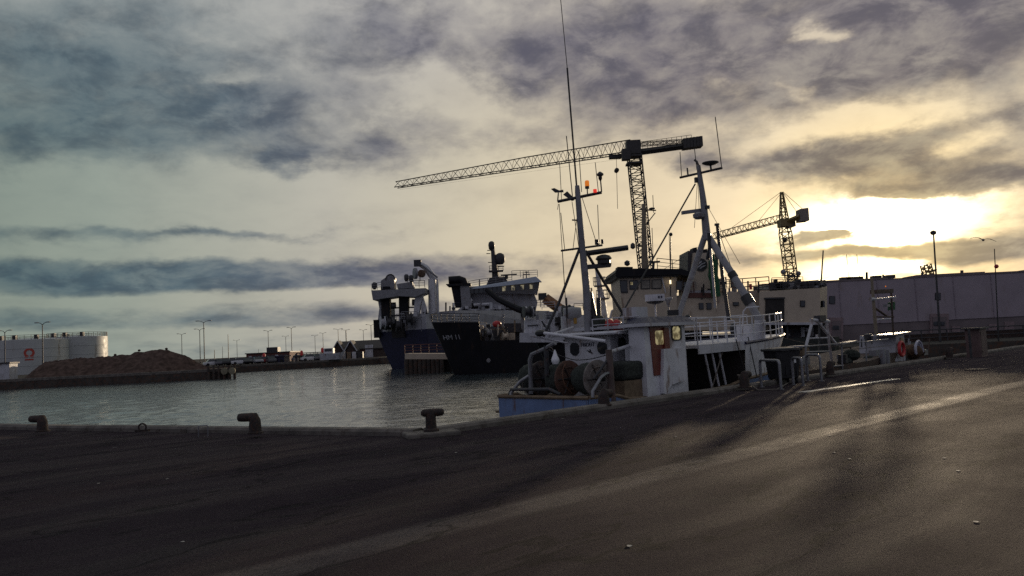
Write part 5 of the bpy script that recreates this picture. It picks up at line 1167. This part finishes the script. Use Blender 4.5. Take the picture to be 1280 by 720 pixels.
# ------------------------------------------------------------------ left pier: tanks, mound, lamps
TANK = mat('tank_paint', (.42,.43,.42), .5, var=.08, scale=.25, rust=.12, rustc=(.25,.22,.18), streak=True, spec=.5)
def tank(px, d, rpx, ytop, label):
    c = W(px, 440, d); c.z = 0; r = rpx*d/FPX; h = W(px, ytop, d-r).z
    t = thing('storage_tank', label, 'storage tank', c, 'storage tanks on the far pier')
    tk = MB(); tk.lathe([(r,0),(r,h),(r*.98,h+.05),(r*.5,h+r*.05),(.1,h+r*.07)], c, Z3, 56); sh = tk.build('shell', TANK, t, True)
    for k in range(1,4): MB().lathe([(r+.01,h*k/4-.06),(r+.06,h*k/4-.05),(r+.06,h*k/4+.05),(r+.01,h*k/4+.06)], c, Z3, 56).build('seam', TANK, t, True)
    ringp = [c + V((math.cos(w)*r*.98, math.sin(w)*r*.98, h)) for w in [2*math.pi*k/36 for k in range(37)]]
    rail('rim_railing', ringp, 1.1, 2.4, DGREY, t, .05)
    for k in range(3): MB().box(c + V((math.cos(4+k*.7)*r*.8, math.sin(4+k*.7)*r*.8, h+.6)), (.8,.8,1.2)).build('roof_fitting', DGREY, t)
    return t, c, r, h
t1, tc, trd, th_ = tank(40, 196, 42, 424, 'white storage tank marked with a red ring behind the gravel mound')
t2, tc2, trd2, th2 = tank(97, 205, 34, 420.5, 'white storage tank at the right whose edge catches the sun')
lg = W(36, 440.8, 196-trd); fd = V((lg.x-tc.x, lg.y-tc.y, 0)).normalized()
def on_tank(c, r, az0, u, z): a = az0 + u/r; return c + V((math.cos(a)*(r+.03), math.sin(a)*(r+.03), z))
a0_ = math.atan2(fd.y, fd.x); lz = W(36,441,196-trd).z
RL = mat('red_logo', (.42,.05,.03), .5, var=.1)
rows_ = []
for k in range(29):
    w = -math.pi/2 + .16 + (2*math.pi-.32)*k/28; rows_.append([on_tank(tc, trd, a0_, math.cos(w)*rr, lz+math.sin(w)*rr) for rr in (.62,1.12)])
MB().loft(rows_, cap=False, ring=False).build('logo_ring', RL, t1)
MB().loft([[on_tank(tc,trd,a0_,u,lz-1.15), on_tank(tc,trd,a0_,u,lz-.80)] for u in (-.9,-.45,-.3)], False, False).build('logo_foot', RL, t1); MB().loft([[on_tank(tc,trd,a0_,u,lz-1.15), on_tank(tc,trd,a0_,u,lz-.80)] for u in (.3,.45,.9)], False, False).build('logo_foot', RL, t1)
MB().loft([[on_tank(tc,trd,a0_,u,lz-1.75), on_tank(tc,trd,a0_,u,lz-1.42)] for u in (-.9,-.3,.3,.9)], False, False).build('logo_bar', RL, t1)
# gravel mound
prof = [(28,474),(44,462),(55,453),(62,451),(80,449.5),(110,447),(140,445),(160,443.2),(172,440),(186,438),(205,437),(215,438.5),(226,442.5),(240,449),(255,456.5),(266,461),(278,463)]
md_, gw = 128.0, 60; rows_ = []
for i in range(181):
    px = 28 + 250*i/180
    for (x0, y0), (x1, y1) in zip(prof, prof[1:]):
        if x0 <= px <= x1: py = y0 + (y1-y0)*(px-x0)/(x1-x0)
    pt = W(px, py, md_); hh = max(0, pt.z); row = []
    for j in range(gw+1):
        v = (j/gw*2-1)*9; zz = max(-.06, hh - .60*abs(v) + .12*min(1, v*v*.5)) if hh > .02 else -.06
        n_ = mnoise.fractal(V((pt.x*.45, v*.45, 3)), 1.0, 2.0, 5)*.22*min(1, zz) + mnoise.noise(V((pt.x*1.9, v*1.9, 8)))*.14*min(1, zz)
        row.append(V((pt.x + mnoise.noise(V((pt.x*.6, v*.6, 1)))*.2, md_+v, zz + n_)))
    rows_.append(row)
GRAV = mat('gravel', (.088,.060,.050), .95, var=.5, scale=1.4, bmp=1.0, bscale=7, spec=.05)
o = MB().loft(rows_, cap=False, ring=False).build('gravel_mound', GRAV, None, True); tag(o, 'long brown mound of gravel heaped on the pier before the white tanks', 'gravel mound')
for i, (x, y) in enumerate(((174,439),(208,437),(144,444.5),(187,466))):
    q = W(x, y, md_ if i < 3 else 119); o = MB().ball(q + Z3*.12, .22, 6, (1.2,1,.9)).build('boulder', GRAV, None); tag(o, ['stone on the left shoulder of the gravel mound','stone on the top of the gravel mound','stone on the low ridge of the gravel mound','stone lying at the foot of the gravel mound'][i], 'stone')
p = V((W(8,470,122).x,122,0)); sh_ = thing('white_hut', 'small white hut on the pier at the left end of the gravel mound', 'hut', p)
MB().box(p + Z3*1.2, (2.2,2,2.4)).build('wall', WHITE2, sh_); MB().box(p + Z3*2.5, (2.6,2.4,.2)).build('roof', DGREY, sh_)
# pier end with tyre fenders and piles
pe = thing('pier_head', 'timber fender piles at the end of the gravel pier', 'fender piles', V((-41.5,117,-1)))
for k in range(6): MB().tube(V((-44.6+k*.75,116.6,WZ-1)), V((-44.6+k*.75,116.6,.5+.1*(k%2))), .2, n=8).build('pile', WALL, pe)
for k in range(2): MB().lathe([(.25,-.15),(.5,-.12),(.5,.12),(.25,.15)], V((-42.2+k*1.1,116.3,-.3)), (0,1,0), 12).build('tyre', mat('pale_tyre', (.20,.18,.12), .8), pe, True)
# street lamps: one built, the others copied
H0 = 12.0
lp0 = thing('street_lamp', 'x', 'street lamp', (0,0,0), 'twin armed street lamps along the far quay')
MB().tube(V(), V((0,0,H0-.3)), .15, .10, 8).build('pole', DGREY, lp0)
for s in (-1,1):
    MB().path([V((0,0,H0-.5)), V((s*.5,0,H0-.05)), V((s*1.3,0,H0+.12))], .07, 6).build('arm', DGREY, lp0)
    MB().box(V((s*1.65,0,H0+.12)), (.9,.34,.2)).build('lamp_head', GREY, lp0)
LAMPS = [(53,403,475,'twin street lamp standing before the white tanks, left of the mound'),(6,413,470,'twin street lamp at the left end of the pier'),
 (227,417,0,'slender twin street lamp directly right of the gravel mound top'),(254.5,401,0,'tallest twin street lamp past the gravel mound'),(249.5,411,0,'twin street lamp close beside the tallest one'),
 (296,425,0,'low distant twin street lamp between the mound and the red building'),(335,413,0,'twin street lamp rising left of the middle of the red building'),(357,420,0,'faint distant twin street lamp above the red building'),
 (364,409,0,'thick twin street lamp at the right end of the red building'),(393.5,419,0,'thin twin street lamp above the covered walkway'),(403.5,416,0,'twin street lamp right over the covered walkway'),
 (422.5,411,0,'twin street lamp above the gable of the dark house'),(432,412,0,'thin twin street lamp behind the dark house roof ridge'),(454,412,0,'twin street lamp behind the dark house, left of the blue trawler'),(463.5,405.5,0,'twin street lamp just left of the blue trawler stern')]
for i, (x, y, yb, lab) in enumerate(LAMPS):
    hor = 461 - .05*x; d_ = 150 if i < 2 else min(330, (H0+.2-1.65)/((hor-y)/FPX)); c = W(x, y, d_); rz = R(random.uniform(-25,25)); k_ = c.z/(H0+.12)
    if i == 0: lp0.location = (c.x, c.y, 0); lp0.rotation_euler = (0,0,rz); lp0['label'] = lab; lp0.scale = (k_,)*3
    else: dup(lp0, (c.x, c.y, 0), rz, lab, k_)
for x, y, lab in ((285,418,'plain thin pole between the street lamps right of the gravel mound'),(268,437,'short thin pole close behind the parked cars at the mound end'),(432.5,412,'plain thin pole above the ridge of the dark house')):
    c = W(x, y, 215); o = MB().tube(V((c.x,c.y,0)), c, .12, .07, 6).build('thin_pole', DGREY, None); tag(o, lab, 'pole')
for i, (x, y, d_) in enumerate(((278,433,260),(323,436,280),(341,438,280),(366,438,290),(375,436,300))):
    c = W(x, y, d_); o = MB().tube(V((c.x,c.y,0)), c, .10, .05, 5).build('yacht_mast', DGREY, None); tag(o, 'thin far off yacht mast rising behind the parked cars and the red building', 'yacht mast', 'far off yacht masts')
# cars parked on the far quay
def make_car():
    t = thing('parked_car', 'x', 'car', (0,0,0), 'cars parked on the far quay')
    sec = [(-2.1,.45,.62),(-2.05,.30,.85),(-1.3,.25,.92),(-.2,.24,.95),(1.2,.25,.92),(1.95,.32,.80),(2.1,.45,.6)]
    rows = [[V((x,-.85,zb)), V((x,.85,zb)), V((x,.88,(zb+zt)/2)), V((x,.80,zt)), V((x,-.80,zt)), V((x,-.88,(zb+zt)/2))] for x, zb, zt in sec]
    MB().loft(rows).build('body', None, t, True)
    MB().hexa([V((-1.5,-.76,.9)), V((1.0,-.76,.9)), V((1.0,.76,.9)), V((-1.5,.76,.9)), V((-1.0,-.62,1.42)), V((.35,-.62,1.42)), V((.35,.62,1.42)), V((-1.0,.62,1.42))]).build('cabin', GLASS, t)
    MB().box(V((-.3,0,1.44)), (1.3,1.2,.05)).build('roof', None, t)
    for sx in (-1.3,1.3):
        for sy in (-.82,.82): MB().lathe([(.05,-.1),(.32,-.1),(.32,.1),(.05,.1)], V((sx,sy,.32)), (0,1,0), 12).build('wheel', TYRE, t)
    return t
paints = {'white': (.55,.55,.56), 'black': (.02,.02,.022), 'silver': (.28,.28,.30), 'red': (.28,.03,.025), 'blue': (.03,.05,.15), 'grey': (.10,.10,.11)}
proto = make_car()
far0, far1 = E[4] + V((0,0,0)), E[5]
SPOTS = [(267,'white'),(274,'grey'),(281,'black'),(287,'silver'),(293,'black'),(301,'white'),(308,'black'),(315,'blue'),(322,'silver'),(330,'red'),(338,'grey'),(372,'silver'),(380,'black'),(388,'white'),(396,'grey'),(404,'red'),(411,'black')]
WHERE = ['nearest the gravel mound','second from the mound','third from the mound','by the plain thin pole','between the pole and the low lamp','below the low distant lamp','at the left end of the red building','before the left part of the red building','before the red building windows','beside the red flag','before the dark van','right of the pale shed','second right of the pale shed','under the covered walkway','under the walkway lamp','by the red beacon','nearest the dark house']
for i, (x, cn) in enumerate(SPOTS):
    d_ = 171 + (x-267)*.06 + random.uniform(-2,2); c = W(x, 450, d_)
    o = dup(proto, (c.x, c.y, 0), R(random.choice([30,28,-60,120])), f'{cn} car parked on the far quay {WHERE[i]}')
    pm = mat('car_' + cn, paints[cn], .3, var=.05, bmp=0)
    for ch in o.children:
        if ch.name.split('.')[0] in ('body','roof'):
            ch.data = ch.data.copy(); ch.data.materials[0] = pm
for ch in list(proto.children): bpy.data.objects.remove(ch)
bpy.data.objects.remove(proto)
def block(name, label, cat, x0, y0, x1, y1, d_, th, wall, roof=None, group=None):
    t = thing(name, label, cat, V((W((x0+x1)/2, y1, d_).x, d_, 0)), group); a, b_ = W(x0, y1, d_), W(x1, y0, d_)
    z1 = W((x0+x1)/2, y0, d_).z
    MB().prism([V((a.x,d_,0)), V((b_.x,d_,0)), V((b_.x,d_+th,0)), V((a.x,d_+th,0))], (0,0,z1)).build('wall', wall, t)
    MB().box(V(((a.x+b_.x)/2, d_+th/2, z1+.12)), (b_.x-a.x+.5, th+.5, .24)).build('roof', roof or DGREY, t)
    return t, a.x, b_.x, z1
BRICK = mat('dull_red_wall', (.13,.045,.035), .8, var=.25, scale=.8)
t, xa, xb, z1 = block('red_building', 'long low dull red building with a flat roof behind the parked cars', 'building', 308,441.5,362,452,200,10,BRICK)
for k in range(9): MB().box(V((xa+1+(xb-xa-2)*k/8, 199.95, z1*.62)), (.8,.1,.7)).build('window', GLASS if k % 3 else WHITE2, t)
MB().box(V((xa*.45+xb*.55, 203, z1+.8)), (2.8,2.5,1.3)).build('roof_house', DGREY, t)
t, xa, xb, z1 = block('delivery_van', 'dark blue boxy van parked in front of the red building', 'van', 342,446,355,454,178,4.5,NAVY,NAVY)
MB().box(V((xa-.5,179,.8)), (1.0,2,1.2)).build('cab', NAVY, t); MB().box(V((xa-.6,177.98,1.15)), (.6,.05,.4)).build('window', GLASS, t)
for dx_ in (.6,1.8): MB().lathe([(.05,-.1),(.35,-.1),(.35,.1),(.05,.1)], V((xa+dx_,177.95,.35)), (0,1,0), 10).build('wheel', TYRE, t)
t, xa, xb, z1 = block('pale_shed', 'small pale shed at the right end of the red building', 'shed', 368,446,373,454,176,3,CREAM)
MB().box(V(((xa+xb)/2,175.95,.9)), (.5,.06,1.7)).build('door', DGREY, t)
for i, (x, y, lab) in enumerate(((330,445,'small red flag on a post among the parked cars'),(403,438,'red beacon on a post at the covered walkway'),(377,441.5,'red beacon low on a post right of the pale shed'))):
    c = W(x, y, 176); t = thing('beacon_post', lab, 'beacon', V((c.x,176,0))); MB().tube(V((c.x,176,0)), c, .08, n=6).build('post', DGREY, t); MB().lathe([(.15,-.55),(.32,-.4),(.32,.35),(.12,.6)], c, Z3, 10).build('lantern', mat('bright_red', (.55,.03,.03), .5), t, True)
wk = thing('covered_walkway', 'long covered walkway of posts left of the dark house', 'walkway', V((W(392,448,186).x,186,0)))
xa, xb, zt = W(370,443,186).x, W(419,443,186).x, W(395,440.5,186).z
MB().box(V(((xa+xb)/2,187,zt)), (xb-xa,2.4,.18)).build('roof', DGREY, wk)
for k in range(12): MB().tube(V((xa+(xb-xa)*k/11,186,0)), V((xa+(xb-xa)*k/11,186,zt)), .07, n=5).build('post', DGREY, wk)
def gable(label, x0, x1, ye, yr, d_, L, wall, roof, ridge_frontal, trim=True):
    t = thing('gabled_house', label, 'house', V((W((x0+x1)/2,450,d_).x,d_,0)))
    xa, xb = W(x0,450,d_).x, W(x1,450,d_).x; ze, zr = W((x0+x1)/2,ye,d_).z, W((x0+x1)/2,yr,d_).z; xm = (xa+xb)/2
    if ridge_frontal:
        MB().prism([V((xa,d_,0)),V((xa,d_+L,0)),V((xa,d_+L,ze)),V((xa,d_+L/2,zr-.1)),V((xa,d_,ze))], (xb-xa,0,0)).build('wall', wall, t)
        for s, y0 in ((-1,d_-.4),(1,d_+L+.4)): MB().prism([V((xa-.4,y0,ze-.15)),V((xb+.4,y0,ze-.15)),V((xb+.4,d_+L/2,zr+.05)),V((xa-.4,d_+L/2,zr+.05))], (0,0,.22)).build('roof', roof, t)
    else:
        MB().prism([V((xa,d_,0)),V((xb,d_,0)),V((xb,d_,ze)),V((xm,d_,zr-.1)),V((xa,d_,ze))], (0,L,0)).build('wall', wall, t)
        for s, x in ((-1,xa-.4),(1,xb+.4)): MB().prism([V((x,d_-.4,ze-.25)),V((xm,d_-.4,zr+.05)),V((xm,d_+L+.4,zr+.05)),V((x,d_+L+.4,ze-.25))], (0,0,.2)).build('roof', roof, t)
        for s, x in ((-1,xa-.4),(1,xb+.4)): MB().tube(V((x,d_-.48,ze-.2)), V((xm,d_-.48,zr+.12)), .12, n=4).build('barge_board', WHITE2, t)
    return t, xa, xb, ze
DKROOF = mat('dark_roof_tiles', (.035,.028,.026), .8, var=.3)
BRW = mat('brown_boards', (.05,.032,.026), .8, var=.25)
t, xa, xb, ze = gable('dark timber house with a long roof and red band behind the quay, beside the trawler', 421,486,436,426.5,196,11,BRW,DKROOF,True)
MB().box(V((xa+(xb-xa)*.47,195.9,ze*.75)), ((xb-xa)*.26,.1,1.0)).build('red_band', BRICK, t); MB().box(V((xa+(xb-xa)*.47,195.9,ze*.4)), ((xb-xa)*.26,.1,1.2)).build('pale_band', WHITE2, t); MB().box(V((xa+(xb-xa)*.63,195.8,ze*.62)), (1.9,.2,3.4)).build('pale_door', WHITE2, t)
t, xa, xb, ze = gable('dark gabled house end with white edge boards at the left of the long roof', 417,429,438.5,427,193,3,BRW,DKROOF,False)
t, xa, xb, ze = gable('dark gable with white edge boards in front of the long roof', 433,445,438,426.5,192,4,BRW,DKROOF,False)
MB().box(V(((xa+xb)/2,191.9,ze*.5)), (1.6,.1,1.6)).build('window', GLASS, t)
c = W(415,447,170); bt = thing('white_launch', 'white motor launch lying on the quay before the dark house', 'boat', V((c.x,170,0)))
hull_loft('hull', WHITE2, bt, V((c.x-2.6,170,0)), V((1,.1,0)), V((-.1,1,0)), [(0,.9,1.5,.2,.7),(3,1.2,1.4,0,.9),(4.6,.7,1.6,-.3,.3),(5.4,.1,1.8,-.8,.05)], .9)
MB().box(V((c.x-.6,170.2,2.0)), (2.0,1.6,1.1)).build('cabin', WHITE, bt); MB().box(V((c.x-.6,169.38,2.15)), (1.5,.06,.5)).build('window', GLASS, bt)
for k in range(5):
    x = 424+k*6.5; c = W(x, 450, 178); lab = ['dark','grey','brown','pale','black'][k]
    o = MB().box(V((c.x,178,.75)), (1.5,1.2,1.5)).build('crate_stack', [DGREY,GREY,WOOD,WHITE2,BLACKP][k], None); b_ = o.modifiers.new('edge','BEVEL'); b_.width = .06; tag(o, f'{lab} crate standing on the quay before the dark house', 'crate', 'crates before the dark house')
